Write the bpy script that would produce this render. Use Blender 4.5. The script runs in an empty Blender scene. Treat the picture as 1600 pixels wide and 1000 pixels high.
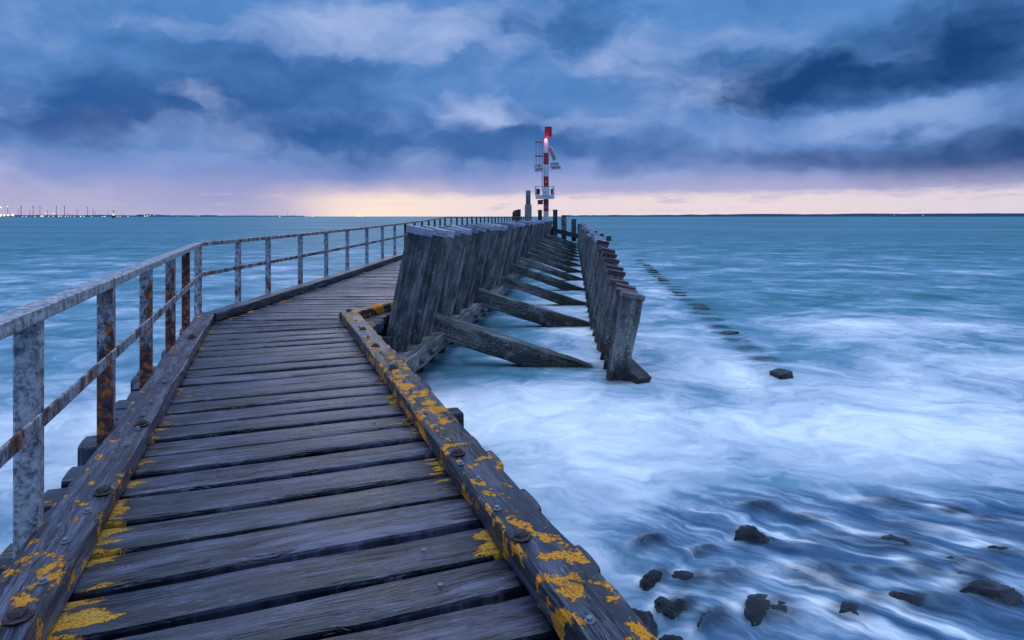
import bpy, bmesh, math, random
import numpy as np
from mathutils import Vector, Matrix

random.seed(7)
rng = np.random.default_rng(11)
S = bpy.context.scene
COL = S.collection
F, CX, HY, CZ = 1000.0, 800.0, 338.0, 2.3       # photo focal length (px), centre column, horizon row, eye height


def lin(r, g, b):
    f = lambda c: (c / 255 / 12.92) if c <= 10 else ((c / 255 + 0.055) / 1.055) ** 2.4
    return (f(r), f(g), f(b), 1.0)


# ------------------------------------------------------------------ camera
cam = bpy.data.cameras.new("camera")
cam.sensor_width = 36.0
cam.lens = F / 1600 * 36
cam.shift_y = -(500 - HY) / 1600
cam.clip_start = 0.05
cam.clip_end = 40000
cam_o = bpy.data.objects.new("camera", cam)
cam_o.location = (0, 0, CZ)
cam_o.rotation_euler = (math.radians(90), 0, 0)
COL.objects.link(cam_o)
S.camera = cam_o
S.view_settings.view_transform = 'Standard'
S.view_settings.look = 'None'
S.view_settings.exposure = 0.0
S.view_settings.gamma = 1.0
S.cycles.max_bounces = 5
S.cycles.diffuse_bounces = 2
S.cycles.glossy_bounces = 2
S.cycles.transmission_bounces = 2
S.cycles.use_denoising = True


# ------------------------------------------------------------------ node helper
class NT:
    def __init__(self, tree):
        self.t = tree
        tree.nodes.clear()

    def n(self, typ, **kw):
        nd = self.t.nodes.new(typ)
        for k, v in kw.items():
            setattr(nd, k, v)
        return nd

    def put(self, sock, v):
        if isinstance(v, bpy.types.NodeSocket):
            self.t.links.new(v, sock)
        elif v is not None:
            if sock.type == 'RGBA' and not hasattr(v, '__len__'):
                v = (v, v, v, 1)
            if sock.type == 'RGBA' and len(v) == 3:
                v = (*v, 1)
            sock.default_value = v

    def m(self, op, a, b=None, c=None, clamp=False):
        nd = self.n('ShaderNodeMath', operation=op, use_clamp=clamp)
        for i, v in enumerate((a, b, c)):
            if v is not None:
                self.put(nd.inputs[i], v)
        return nd.outputs[0]

    def v(self, op, a, b=None, c=None):
        nd = self.n('ShaderNodeVectorMath', operation=op)
        for i, x in enumerate((a, b, c)):
            if x is not None:
                self.put(nd.inputs[i], x)
        return nd.outputs['Value'] if op in ('LENGTH', 'DOT_PRODUCT') else nd.outputs[0]

    def xyz(self, x, y, z=0.0):
        nd = self.n('ShaderNodeCombineXYZ')
        for i, v in enumerate((x, y, z)):
            self.put(nd.inputs[i], v)
        return nd.outputs[0]

    def sep(self, v):
        nd = self.n('ShaderNodeSeparateXYZ')
        self.put(nd.inputs[0], v)
        return nd.outputs

    def mr(self, v, a, b, c=0.0, d=1.0, smooth=True):
        nd = self.n('ShaderNodeMapRange', interpolation_type='SMOOTHSTEP' if smooth else 'LINEAR')
        for i, x in enumerate((v, a, b, c, d)):
            self.put(nd.inputs[i], x)
        return nd.outputs[0]

    def mix(self, f, a, b, mode='MIX'):
        nd = self.n('ShaderNodeMix', data_type='RGBA', blend_type=mode)
        self.put(nd.inputs[0], f)
        self.put(nd.inputs[6], a)
        self.put(nd.inputs[7], b)
        return nd.outputs[2]

    def noise(self, vec, scale, detail=4, rough=0.55, dist=0.0, color=False):
        nd = self.n('ShaderNodeTexNoise')
        self.put(nd.inputs['Vector'], vec)
        nd.inputs['Scale'].default_value = scale
        nd.inputs['Detail'].default_value = detail
        nd.inputs['Roughness'].default_value = rough
        nd.inputs['Distortion'].default_value = dist
        return nd.outputs['Color' if color else 'Fac']

    def ramp(self, f, els, interp='LINEAR'):
        nd = self.n('ShaderNodeValToRGB')
        nd.color_ramp.interpolation = interp
        e = nd.color_ramp.elements
        while len(e) < len(els):
            e.new(0.5)
        for k, (p, c) in enumerate(els):
            e[k].position = p
            e[k].color = c if len(c) == 4 else (*c, 1)
        self.put(nd.inputs[0], f)
        return nd.outputs[0]

    def attr(self, name, out='Fac'):
        nd = self.n('ShaderNodeAttribute', attribute_name=name)
        return nd.outputs[out]


# ------------------------------------------------------------------ sky
def az_el(px, py):
    u, v = (px - CX) / F, (HY - py) / F
    return math.atan(u), math.atan(v / math.sqrt(1 + u * u))


world = bpy.data.worlds.new("World")
S.world = world
world.use_nodes = True
SUN_AZ, SUN_EL = math.radians(-12), math.radians(3.0)


def build_world():
    N = NT(world.node_tree)
    d = N.n('ShaderNodeTexCoord').outputs['Generated']
    x, y, z = N.sep(d)
    az = N.m('ARCTAN2', x, y)
    el = N.m('ARCTAN2', z, N.m('SQRT', N.m('ADD', N.m('MULTIPLY', x, x), N.m('MULTIPLY', y, y))))
    # cloud-deck coordinates: clouds flatten towards the horizon
    elp = N.m('MAXIMUM', el, 0.0)
    p = N.xyz(az, N.m('MULTIPLY', elp, 1.7), 0.0)
    w1 = N.v('SUBTRACT', N.noise(p, 5.0, 3, 0.5, color=True), (0.5, 0.5, 0.5))
    w2 = N.v('SUBTRACT', N.noise(N.v('ADD', p, (3.1, 1.7, 0)), 17.0, 4, 0.55, color=True), (0.5, 0.5, 0.5))
    grow = N.mr(elp, 0.0, 0.15, 0.25, 1.0)
    off = N.v('ADD', N.v('MULTIPLY', w1, (0.13, 0.09, 0)), N.v('MULTIPLY', w2, (0.062, 0.050, 0)))
    sc = N.n('ShaderNodeVectorMath', operation='SCALE')
    N.put(sc.inputs[0], off)
    N.put(sc.inputs['Scale'], grow)
    q = N.v('ADD', N.xyz(az, el, 0.0), sc.outputs[0])
    qx, qy, _ = N.sep(q)
    # billow density and its lit upper / dark lower sides
    cv = N.xyz(qx, N.m('MULTIPLY', qy, 1.9), 4.2)
    fb = N.noise(cv, 4.8, 5, 0.5)
    fbu = N.noise(N.v('ADD', cv, (-0.015, 0.055, 0)), 4.8, 5, 0.5)
    emb = N.m('SUBTRACT', fb, fbu)

    def blob(px, py, hw, hh, k, lo=1.0, hi=0.15):
        a, e = az_el(px, py)
        ca = math.cos(a)
        sx, sy = F / hw / (ca * ca), F / hh / ca
        dv = N.v('MULTIPLY', N.v('SUBTRACT', q, (a, e, 0)), (sx, sy, 0))
        return N.m('MULTIPLY', N.mr(N.v('LENGTH', dv), lo * 1.3, hi - .15, 0.0, 1.0), k)

    def total(bl, extra):
        s = extra
        for b in bl:
            s = N.m('ADD', s, blob(*b))
        return s

    base = N.ramp(N.m('MULTIPLY', N.m('ADD', qy, 0.0), 2.5, clamp=True), [
        (0.00, lin(190, 182, 212)), (0.07, lin(170, 170, 210)), (0.16, lin(134, 152, 207)),
        (0.25, lin(105, 143, 204)), (0.42, lin(88, 134, 198)), (0.65, lin(86, 136, 200)), (1.0, lin(90, 140, 205))])
    # left low sky is lavender, far right is darker
    dark = total([
        (215, 180, 300, 62, 0.95), (100, 130, 170, 70, 0.3), (420, 120, 230, 80, 0.5), (470, 215, 160, 40, 0.4), (640, 215, 280, 62, 0.5),
        (560, 250, 260, 36, 0.25), (850, 30, 210, 60, 0.55), (1330, 110, 330, 75, 0.75), (1180, 150, 200, 45, 0.3),
        (1590, 120, 260, 150, 0.40), (1120, 245, 330, 34, 0.45), (1500, 250, 300, 52, 0.62), (1450, 40, 250, 60, 0.15),
        (880, 220, 220, 34, 0.25), (960, 190, 170, 40, 0.2)],
        N.m('SUBTRACT', N.m('MULTIPLY', N.m('SUBTRACT', fb, 0.52), N.mr(el, 0.02, 0.1, 0.2, 1.0)), N.m('MULTIPLY', emb, N.mr(el, 0.02, 0.1, 0.3, 2.4))))
    light = total([
        (600, 40, 240, 60, 0.5), (640, 110, 130, 60, 0.18), (330, 160, 80, 26, 0.7), (755, 180, 85, 42, 0.85),
        (970, 100, 150, 45, 0.6), (1090, 155, 150, 45, 0.6), (1390, 190, 190, 30, 0.75), (1330, 205, 150, 22, 0.3),
        (20, 50, 130, 60, 0.3), (480, 60, 160, 40, 0.2), (750, 90, 180, 40, .2), (1130, 100, 120, 40, .2), (800, 260, 300, 20, .12), (200, 25, 260, 40, 0.3), (1180, 45, 240, 30, 0.2), (1000, 125, 60, 30, 0.25),
        (880, 195, 120, 22, 0.2), (1020, 275, 260, 12, 0.3), (1230, 160, 110, 20, 0.25)],
        N.m('SUBTRACT', N.m('MULTIPLY', emb, N.mr(el, 0.03, 0.12, 0.5, 2.3)), 0.03))
    darkcol = N.mix(N.mr(az, 0.05, 0.5), lin(46, 92, 156), lin(24, 68, 122))
    violet = blob(230, 215, 260, 45, 1.0)
    darkcol = N.mix(N.m('MULTIPLY', violet, 0.5), darkcol, lin(76, 92, 142))
    lightcol = N.mix(N.mr(az, 0.1, 0.6), lin(164, 184, 228), lin(134, 166, 218))
    c = N.mix(N.mr(dark, -0.12, 1.0), base, darkcol)
    c = N.mix(N.mr(light, -0.05, 1.05), c, lightcol)
    # left low bank of pale cloud
    lp = N.m('ADD', blob(0, 250, 150, 34, 0.75), blob(60, 290, 260, 40, 0.3))
    lp = N.m('MULTIPLY', lp, N.mr(fb, 0.40, 0.60), clamp=True)
    c = N.mix(lp, c, lin(214, 204, 226))
    rain = blob(420, 315, 230, 40, 0.45)
    c = N.mix(rain, c, lin(140, 150, 204))
    # warm slot along the horizon under the cloud deck (edge a little ragged)
    qe = N.m('ADD', el, N.m('MULTIPLY', N.m('SUBTRACT', N.noise(N.xyz(az, N.m('MULTIPLY', el, 5.0), 1.0), 26.0, 4, 0.6), 0.5), 0.018))
    top = N.m('ADD', N.mr(az, -.25, .1, 0.030, 0.033), N.m('MULTIPLY', N.mr(az, 0.55, 0.75), 0.004))
    slot = N.m('MULTIPLY', N.mr(qe, N.m('ADD', top, 0.008), N.m('SUBTRACT', top, 0.007)), N.mr(az, -0.36, -0.19))
    c = N.mix(N.m('MULTIPLY', slot, 0.95), c, N.mix(N.mr(az, 0.35, 0.75), lin(250, 229, 222), lin(232, 220, 226)))
    puff = N.mr(N.noise(N.xyz(N.m('MULTIPLY', az, 9.0), N.m('MULTIPLY', el, 55.0), 2.0), 1.6, 5, .6), .55, .68)
    puff = N.m('MULTIPLY', puff, N.m('MULTIPLY', N.mr(el, .004, .014), N.mr(el, .045, .028)))
    c = N.mix(N.m('MULTIPLY', puff, .6), c, lin(186, 182, 214))
    hz = N.m('MULTIPLY', N.mr(el, 0.075, 0.03), N.mr(az, -0.3, 0.1))
    c = N.mix(N.m('MULTIPLY', hz, 0.35), c, lin(206, 196, 222))
    g1 = blob(590, 320, 180, 36, 0.85, 1.0, 0.1)
    c = N.mix(g1, c, lin(255, 229, 216))
    g2 = blob(570, 334, 70, 12, 0.4, 1.0, 0.0)
    c = N.mix(g2, c, lin(255, 240, 214))
    # unseen overhead sky, brightened and blued to light the deck and foam
    c = N.mix(N.mr(el, 0.52, 1.08), c, (1.22, 1.60, 2.28, 1))
    c = N.mix(N.mr(el, 0.0, -0.03), c, lin(70, 100, 140))
    bg = N.n('ShaderNodeBackground')
    N.put(bg.inputs[0], c)
    bg.inputs[1].default_value = 1.0
    sky = N.n('ShaderNodeTexSky', sky_type='NISHITA', sun_disc=False, sun_elevation=SUN_EL, sun_rotation=SUN_AZ)
    bg2 = N.n('ShaderNodeBackground')
    N.put(bg2.inputs[0], sky.outputs[0])
    bg2.inputs[1].default_value = 0.05
    bg2.inputs[1].default_value = 0.0
    add = N.n('ShaderNodeAddShader')
    N.t.links.new(bg.outputs[0], add.inputs[0])
    N.t.links.new(bg2.outputs[0], add.inputs[1])
    out = N.n('ShaderNodeOutputWorld')
    N.t.links.new(bg.outputs[0], out.inputs[0])


build_world()

sun = bpy.data.lights.new("sun", 'SUN')
sun.energy = 0.12
sun.angle = math.radians(20)
sun.color = (1.0, 0.92, 0.88)
sun_o = bpy.data.objects.new("sun", sun)
sun_o.rotation_euler = (math.radians(90) - math.radians(12), 0, math.radians(180) - SUN_AZ)
COL.objects.link(sun_o)


# ------------------------------------------------------------------ numpy noise
def _hash(i, j, k):
    h = (i * 374761393 + j * 668265263 + k * 2147483647 * 3 + 1013904223) & 0xFFFFFFFF
    h = ((h ^ (h >> 13)) * 1274126177) & 0xFFFFFFFF
    h = ((h ^ (h >> 16)) * 2246822519) & 0xFFFFFFFF
    return ((h ^ (h >> 15)) & 0xFFFFFF) / float(0xFFFFFF)


def vnoise(x, y, seed=0):
    x, y = np.asarray(x, float), np.asarray(y, float)
    i, j = np.floor(x).astype(np.int64), np.floor(y).astype(np.int64)
    fx, fy = x - i, y - j
    fx, fy = fx * fx * (3 - 2 * fx), fy * fy * (3 - 2 * fy)
    a, b = _hash(i, j, seed), _hash(i + 1, j, seed)
    c, d = _hash(i, j + 1, seed), _hash(i + 1, j + 1, seed)
    return (a * (1 - fx) + b * fx) * (1 - fy) + (c * (1 - fx) + d * fx) * fy


def fbm(x, y, oct=4, seed=0):
    s, a, t = 0, 0.5, 0
    for o in range(oct):
        s = s + a * vnoise(x * 2 ** o + 17.3 * o, y * 2 ** o - 9.1 * o, seed + o)
        t += a
        a *= 0.5
    return s / t - 0.5


def sstep(a, b, x):
    t = np.clip((x - a) / (b - a), 0, 1)
    return t * t * (3 - 2 * t)


# ------------------------------------------------------------------ placing from calibrated pixels
def W(px, py, z):
    D = (CZ - z) * F / (py - HY)
    return Vector(((px - CX) / F * D, D, z))


# ------------------------------------------------------------------ mesh builder
class MB:
    def __init__(self):
        self.v, self.f, self.w, self.wear, self.mi, self.smooth = [], [], [], [], [], []

    def add(self, verts, faces, wuv=None, wear=None, mi=0, smooth=False):
        b = len(self.v)
        self.v += [tuple(p) for p in verts]
        self.w += [tuple(p) for p in wuv] if wuv is not None else [tuple(p) for p in verts]
        self.wear += list(wear) if wear is not None else [0.0] * len(verts)
        self.f += [tuple(b + i for i in f) for f in faces]
        self.mi += [mi] * len(faces)
        self.smooth += [smooth] * len(faces)

    def build(self, name, mats, parent=None, origin=None):
        me = bpy.data.meshes.new(name)
        o = Vector(origin) if origin is not None else Vector((0, 0, 0))
        me.from_pydata([(p[0] - o[0], p[1] - o[1], p[2] - o[2]) for p in self.v], [], self.f)
        a = me.attributes.new('wuv', 'FLOAT_VECTOR', 'POINT')
        a.data.foreach_set('vector', np.array(self.w, dtype=np.float32).ravel())
        a = me.attributes.new('wear', 'FLOAT', 'POINT')
        a.data.foreach_set('value', np.array(self.wear, dtype=np.float32))
        for m in (mats if isinstance(mats, (list, tuple)) else [mats]):
            me.materials.append(m)
        me.polygons.foreach_set('material_index', self.mi)
        me.polygons.foreach_set('use_smooth', self.smooth)
        me.update()
        ob = bpy.data.objects.new(name, me)
        COL.objects.link(ob)
        ob.location = o
        if parent is not None:
            ob.parent = parent
            ob.location = o - parent.location if parent.parent is None else o - parent.matrix_world.translation
        return ob


def profile(w, h, bev):
    a, b = w / 2, h / 2
    c = bev
    pts = [(-a + c, b), (0, b), (a - c, b), (a - c * .3, b - c * .3), (a, b - c), (a, 0), (a, -b + c), (a - c * .3, -b + c * .3),
           (a - c, -b), (0, -b), (-a + c, -b), (-a + c * .3, -b + c * .3), (-a, -b + c), (-a, 0), (-a, b - c), (-a + c * .3, b - c * .3)]
    return pts


def beam(mb, p0, p1, w, h, up=(0, 0, 1), bev=.012, n=8, jit=0.0, seed=None, wearf=None, mi=0, taper=1.0):
    """timber from p0 to p1; w across, h along 'up'"""
    seed = random.random() * 50 if seed is None else seed
    p0, p1 = Vector(p0), Vector(p1)
    d = p1 - p0
    L = d.length
    d = d / L
    side = d.cross(Vector(up)).normalized()
    u = side.cross(d)
    pr = profile(w, h, bev)
    m = len(pr)
    per = [0.0]
    for k in range(m):
        a, b = pr[k], pr[(k + 1) % m]
        per.append(per[-1] + math.hypot(b[0] - a[0], b[1] - a[1]))
    V, WU, WE = [], [], []
    rings = []
    for i in range(n + 1):
        t = i / n
        c = p0 + d * (L * t)
        ring = []
        tp = 1 + (taper - 1) * t
        for k in range(m):
            x, y = pr[k]
            if jit:
                jx = jit * 2 * float(vnoise(t * L * 2.2 + seed * 7, k * .9 + seed, 3) - .5) + jit * (float(vnoise(t * L * 9 + seed, k * 1.7, 5)) - .5)
                x, y = x * (1 + jx / max(w, h) * 2), y * (1 + jx / max(w, h) * 2)
            ring.append(c + side * (x * tp) + u * (y * tp))
        rings.append(ring)
        for k in range(m + 1):
            V.append(ring[k % m])
            WU.append((t * L, per[k], seed))
            WE.append(wearf(ring[k % m], t, k) if wearf else (1.0 if k % 4 == 3 else 0.0))  # without a callback, marks the chamfers for the painted light edges
    faces = []
    q = m + 1
    for i in range(n):
        for k in range(m):
            faces.append((i * q + k, i * q + k + 1, (i + 1) * q + k + 1, (i + 1) * q + k))
    mb.add(V, faces, WU, WE, mi)
    for ring, rev in ((rings[0], True), (rings[-1], False)):
        f = tuple(range(m))
        mb.add(ring, [f[::-1] if not rev else f], [(pr[k][0] * 3, pr[k][1] * 3, seed + .3) for k in range(m)], [0.0] * m, mi)


def lathe(mb, prof, c=(0, 0, 0), seg=20, axis='Z', mi=0, smooth=True, cap=True):
    """prof: list of (radius, z)"""
    V, Fc = [], []
    for r, z in prof:
        for k in range(seg):
            a = 2 * math.pi * k / seg
            V.append((c[0] + r * math.cos(a), c[1] + r * math.sin(a), c[2] + z))
    for i in range(len(prof) - 1):
        for k in range(seg):
            Fc.append((i * seg + k, i * seg + (k + 1) % seg, (i + 1) * seg + (k + 1) % seg, (i + 1) * seg + k))
    mb.add(V, Fc, mi=mi, smooth=smooth)
    if cap:
        mb.add(V[-seg:], [tuple(range(seg))], mi=mi)
        mb.add(V[:seg], [tuple(range(seg))[::-1]], mi=mi)


def tube(mb, p0, p1, r, seg=8, mi=0):
    p0, p1 = Vector(p0), Vector(p1)
    d = (p1 - p0).normalized()
    s = d.orthogonal().normalized()
    t = d.cross(s)
    V = []
    for p in (p0, p1):
        for k in range(seg):
            a = 2 * math.pi * k / seg
            V.append(p + s * (r * math.cos(a)) + t * (r * math.sin(a)))
    Fc = [(k, (k + 1) % seg, seg + (k + 1) % seg, seg + k) for k in range(seg)]
    mb.add(V, Fc, mi=mi, smooth=True)
    mb.add(V[:seg], [tuple(range(seg))[::-1]], mi=mi)
    mb.add(V[seg:], [tuple(range(seg))], mi=mi)


def box(mb, c, s, M=None, mi=0):
    V = [Vector((sx * s[0] / 2, sy * s[1] / 2, sz * s[2] / 2)) for sx in (-1, 1) for sy in (-1, 1) for sz in (-1, 1)]
    if M is not None:
        V = [M @ p for p in V]
    V = [p + Vector(c) for p in V]
    mb.add(V, [(0, 1, 3, 2), (4, 6, 7, 5), (0, 4, 5, 1), (2, 3, 7, 6), (0, 2, 6, 4), (1, 5, 7, 3)], mi=mi)


def tag(o, label=None, cat=None, group=None, kind=None):
    if label:
        o['label'] = label
    if cat:
        o['category'] = cat
    if group:
        o['group'] = group
    if kind:
        o['kind'] = kind
    return o


def empty(name, loc=(0, 0, 0)):
    o = bpy.data.objects.new(name, None)
    o.empty_display_size = .2
    o.location = loc
    COL.objects.link(o)
    return o


ONES = ("zeroth first second third fourth fifth sixth seventh eighth ninth tenth eleventh twelfth thirteenth fourteenth fifteenth "
        "sixteenth seventeenth eighteenth nineteenth").split()
TENS = {2: ("twentieth", "twenty"), 3: ("thirtieth", "thirty"), 4: ("fortieth", "forty"), 5: ("fiftieth", "fifty"), 6: ("sixtieth", "sixty"),
        7: ("seventieth", "seventy"), 8: ("eightieth", "eighty"), 9: ("ninetieth", "ninety")}


def nth(k):
    if k < 20:
        return ONES[k]
    t, u = divmod(k, 10)
    return TENS[t][0] if u == 0 else TENS[t][1] + "-" + ONES[u]


# ------------------------------------------------------------------ materials
def new_mat(name):
    m = bpy.data.materials.new(name)
    m.use_nodes = True
    return m, NT(m.node_tree)


def finish(N, base, rough, normal=None, spec=0.5, metallic=0.0):
    b = N.n('ShaderNodeBsdfPrincipled')
    N.put(b.inputs['Base Color'], base)
    N.put(b.inputs['Roughness'], rough)
    N.put(b.inputs['Specular IOR Level'], spec)
    N.put(b.inputs['Metallic'], metallic)
    if normal is not None:
        N.put(b.inputs['Normal'], normal)
    o = N.n('ShaderNodeOutputMaterial')
    N.t.links.new(b.outputs[0], o.inputs[0])
    return b


def bump(N, h, strength=.5, dist=.01, prev=None):
    nd = N.n('ShaderNodeBump')
    nd.inputs['Strength'].default_value = strength
    nd.inputs['Distance'].default_value = dist
    N.put(nd.inputs['Height'], h)
    if prev is not None:
        N.put(nd.inputs['Normal'], prev)
    return nd.outputs[0]


def wood_mat(name, dark, mid, light, lichen=0.0, lich_col=((.74, .31, .010), (.62, .34, .03)), rough=.45, barn=0.0, tint=None, gs=1.0, blobs=False, spec=.5,
             ctr=0.0, edge=0.0):
    m, N = new_mat(name)
    at = N.n('ShaderNodeAttribute', attribute_name='wuv')
    rnd = N.n('ShaderNodeObjectInfo').outputs['Random']
    vec = N.v('ADD', at.outputs['Vector'], N.xyz(N.m('MULTIPLY', rnd, 37.0), 0.0, N.m('MULTIPLY', rnd, 61.0)))
    sx, sy, sz = N.sep(vec)
    warp = N.m('MULTIPLY', N.m('SUBTRACT', N.noise(N.xyz(N.m('MULTIPLY', sx, 1.6), N.m('MULTIPLY', sy, 5), sz), 1.0, 3), .5), .09)
    sy2 = N.m('ADD', sy, warp)
    g = N.xyz(N.m('MULTIPLY', sx, 1.5 * gs), N.m('MULTIPLY', sy2, 34 * gs), N.m('MULTIPLY', sz, 3.7))
    grain = N.noise(g, 1.0, 6, .65)
    fine = N.noise(N.xyz(N.m('MULTIPLY', sx, 9 * gs), N.m('MULTIPLY', sy2, 170 * gs), sz), 1.0, 3, .6)
    blot = N.noise(N.xyz(N.m('MULTIPLY', sx, 2.2), N.m('MULTIPLY', sy, 6.0), sz), 1.3, 5, .6)
    f = N.m('ADD', N.m('MULTIPLY', grain, .55), N.m('ADD', N.m('MULTIPLY', fine, .2), N.m('MULTIPLY', blot, .35)))
    c = N.ramp(f, [(.36 + .05 * ctr, dark), (.54 - .01 * ctr, mid), (.74 - .07 * ctr, light)])
    if edge:  # pale chamfers painted in to stand for the sky-lit sides of the timbers
        lit_edge = N.m('MULTIPLY', N.mr(N.attr('wear'), .45, 1.0), N.mr(N.noise(N.xyz(N.m('MULTIPLY', sx, 3.0), N.m('MULTIPLY', sy, 9), sz), 1.0, 4), .36, .6))
        c = N.mix(N.m('MULTIPLY', lit_edge, edge), c, tuple(min(.7, x * 1.25) for x in light[:3]))
    # per-board tone
    tone = N.noise(N.xyz(N.m('MULTIPLY', sz, 9.7), 3.3, N.m('MULTIPLY', sz, 2.13)), 5.0, 0)
    c = N.mix(1.0, c, N.ramp(tone, [(.3, (.58, .63, .74)), (.5, (.96, .98, 1)), (.7, (1.34, 1.26, 1.32))]), 'MULTIPLY')
    # dark checks / cracks along the grain
    cr = N.noise(N.xyz(N.m('MULTIPLY', sx, .8), N.m('MULTIPLY', sy2, 26), N.m('ADD', sz, 5.5)), 1.0, 4, .7)
    crack = N.mr(N.m('ABSOLUTE', N.m('SUBTRACT', cr, .5)), .018, .004)
    crack = N.m('MULTIPLY', crack, N.mr(N.noise(N.xyz(N.m('MULTIPLY', sx, 1.1), N.m('MULTIPLY', sy, 3), sz), 2.0, 2), .48, .6))
    c = N.mix(N.m('MULTIPLY', crack, .85), c, tuple(x * .25 for x in dark[:3]))
    # pale worn flecks
    fl = N.noise(N.xyz(N.m('MULTIPLY', sx, 14), N.m('MULTIPLY', sy2, 130), sz), 1.0, 4, .65)
    flm = N.m('MULTIPLY', N.mr(fl, .55, .63), N.mr(blot, .47, .60))
    c = N.mix(N.m('MULTIPLY', flm, .7), c, tuple(min(.8, x * 1.7) for x in light[:3]))
    kv = N.n('ShaderNodeTexVoronoi')
    N.put(kv.inputs['Vector'], N.xyz(N.m('MULTIPLY', sx, 2.2), N.m('MULTIPLY', sy, 5.5), N.m('MULTIPLY', sz, 9.1)))
    kv.inputs['Scale'].default_value = 1.0
    kd = N.m('ADD', kv.outputs['Distance'], N.m('MULTIPLY', N.m('SUBTRACT', fine, .5), .1))
    knot = N.m('MULTIPLY', N.mr(kd, .17, .07), N.mr(N.sep(kv.outputs['Color'])[0], .45, .5))
    c = N.mix(N.m('MULTIPLY', knot, .75), c, tuple(x * .5 for x in dark[:3]))
    damp = N.mr(N.noise(N.xyz(N.m('MULTIPLY', sx, 1.6), N.m('MULTIPLY', sy, 2.5), N.m('ADD', sz, 31.0)), 1.5, 4, .6), .48, .60)
    c = N.mix(N.m('MULTIPLY', damp, .55), c, N.mix(1.0, c, (.42, .50, .62), 'MULTIPLY'))
    hgt = N.m('SUBTRACT', N.m('ADD', N.m('MULTIPLY', grain, .8), N.m('MULTIPLY', fine, .45)), N.m('MULTIPLY', crack, 1.2))
    rg = N.m('SUBTRACT', N.m('ADD', rough - .14, N.m('MULTIPLY', blot, .3)), N.m('MULTIPLY', damp, .10))
    if barn:
        pos = N.n('ShaderNodeNewGeometry').outputs['Position']
        pz = N.sep(pos)[2]
        vn = N.n('ShaderNodeTexVoronoi')
        N.put(vn.inputs['Vector'], N.v('ADD', vec, N.v('MULTIPLY', N.noise(vec, 9.0, 2, color=True), (.06, .06, .06))))
        vn.inputs['Scale'].default_value = 30.0
        spots = N.mr(vn.outputs['Distance'], .40, .22)
        area = N.m('MULTIPLY', N.mr(N.noise(vec, 3.2, 4), .36, .54), N.mr(pz, 1.3, .35, .15, 1.0))
        bm_ = N.m('MULTIPLY', N.m('MULTIPLY', spots, area), barn, clamp=True)
        ochre = N.mr(N.noise(vec, 2.6, 3), .52, .62)
        c = N.mix(bm_, c, N.mix(ochre, (.42, .44, .44), (.46, .30, .06)))
        weed = N.m('MULTIPLY', N.mr(pz, .42, .12), N.mr(N.noise(vec, 5, 3), .25, .5))
        c = N.mix(N.m('MULTIPLY', weed, .85), c, (.012, .014, .012))
        hgt = N.m('ADD', hgt, N.m('MULTIPLY', bm_, 1.2))
    if lichen:
        wear = N.attr('wear')
        if blobs:
            ln = N.noise(N.xyz(N.m('MULTIPLY', sx, 11), N.m('MULTIPLY', sy, 13), sz), 1.0, 7, .60)
            patch = N.noise(N.xyz(N.m('MULTIPLY', sx, 3.2), N.m('MULTIPLY', sy, 4), sz), 1.0, 2)
        else:
            ln = N.noise(N.xyz(N.m('MULTIPLY', sx, 5), N.m('MULTIPLY', sy, 22), sz), 1.0, 7, .62)
            patch = N.noise(N.xyz(N.m('MULTIPLY', sx, 2), N.m('MULTIPLY', sy, 3), sz), 1.0, 2)
        lm = N.m('ADD', N.m('ADD', ln, N.m('MULTIPLY', N.m('SUBTRACT', patch, .5), .35)), N.m('MULTIPLY', N.m('SUBTRACT', wear, 1.0), .30))
        tex = N.noise(vec, 120.0, 4, .65)
        lm = N.mr(N.m('ADD', N.m('ADD', lm, .03 if blobs else 0.0), N.m('MULTIPLY', N.m('SUBTRACT', tex, .5), .16)), .496, .535)
        lm = N.m('MULTIPLY', lm, N.mr(tex, .30, .44))
        c = N.mix(N.m('MULTIPLY', lm, lichen, clamp=True), c, N.mix(N.m('MULTIPLY', N.mr(tex, .7, .4), N.mr(N.noise(vec, 14.0, 3), .35, .6)), lich_col[0], N.mix(N.mr(tex, .5, .3), lich_col[1], (.16, .14, .06))))
        hgt = N.m('ADD', hgt, N.m('MULTIPLY', lm, N.m('ADD', .5, tex)))
        rg = N.m('ADD', rg, N.m('MULTIPLY', lm, .45))
    nrm = bump(N, hgt, .9, .010)
    finish(N, c, rg, nrm, spec)
    return m


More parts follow.
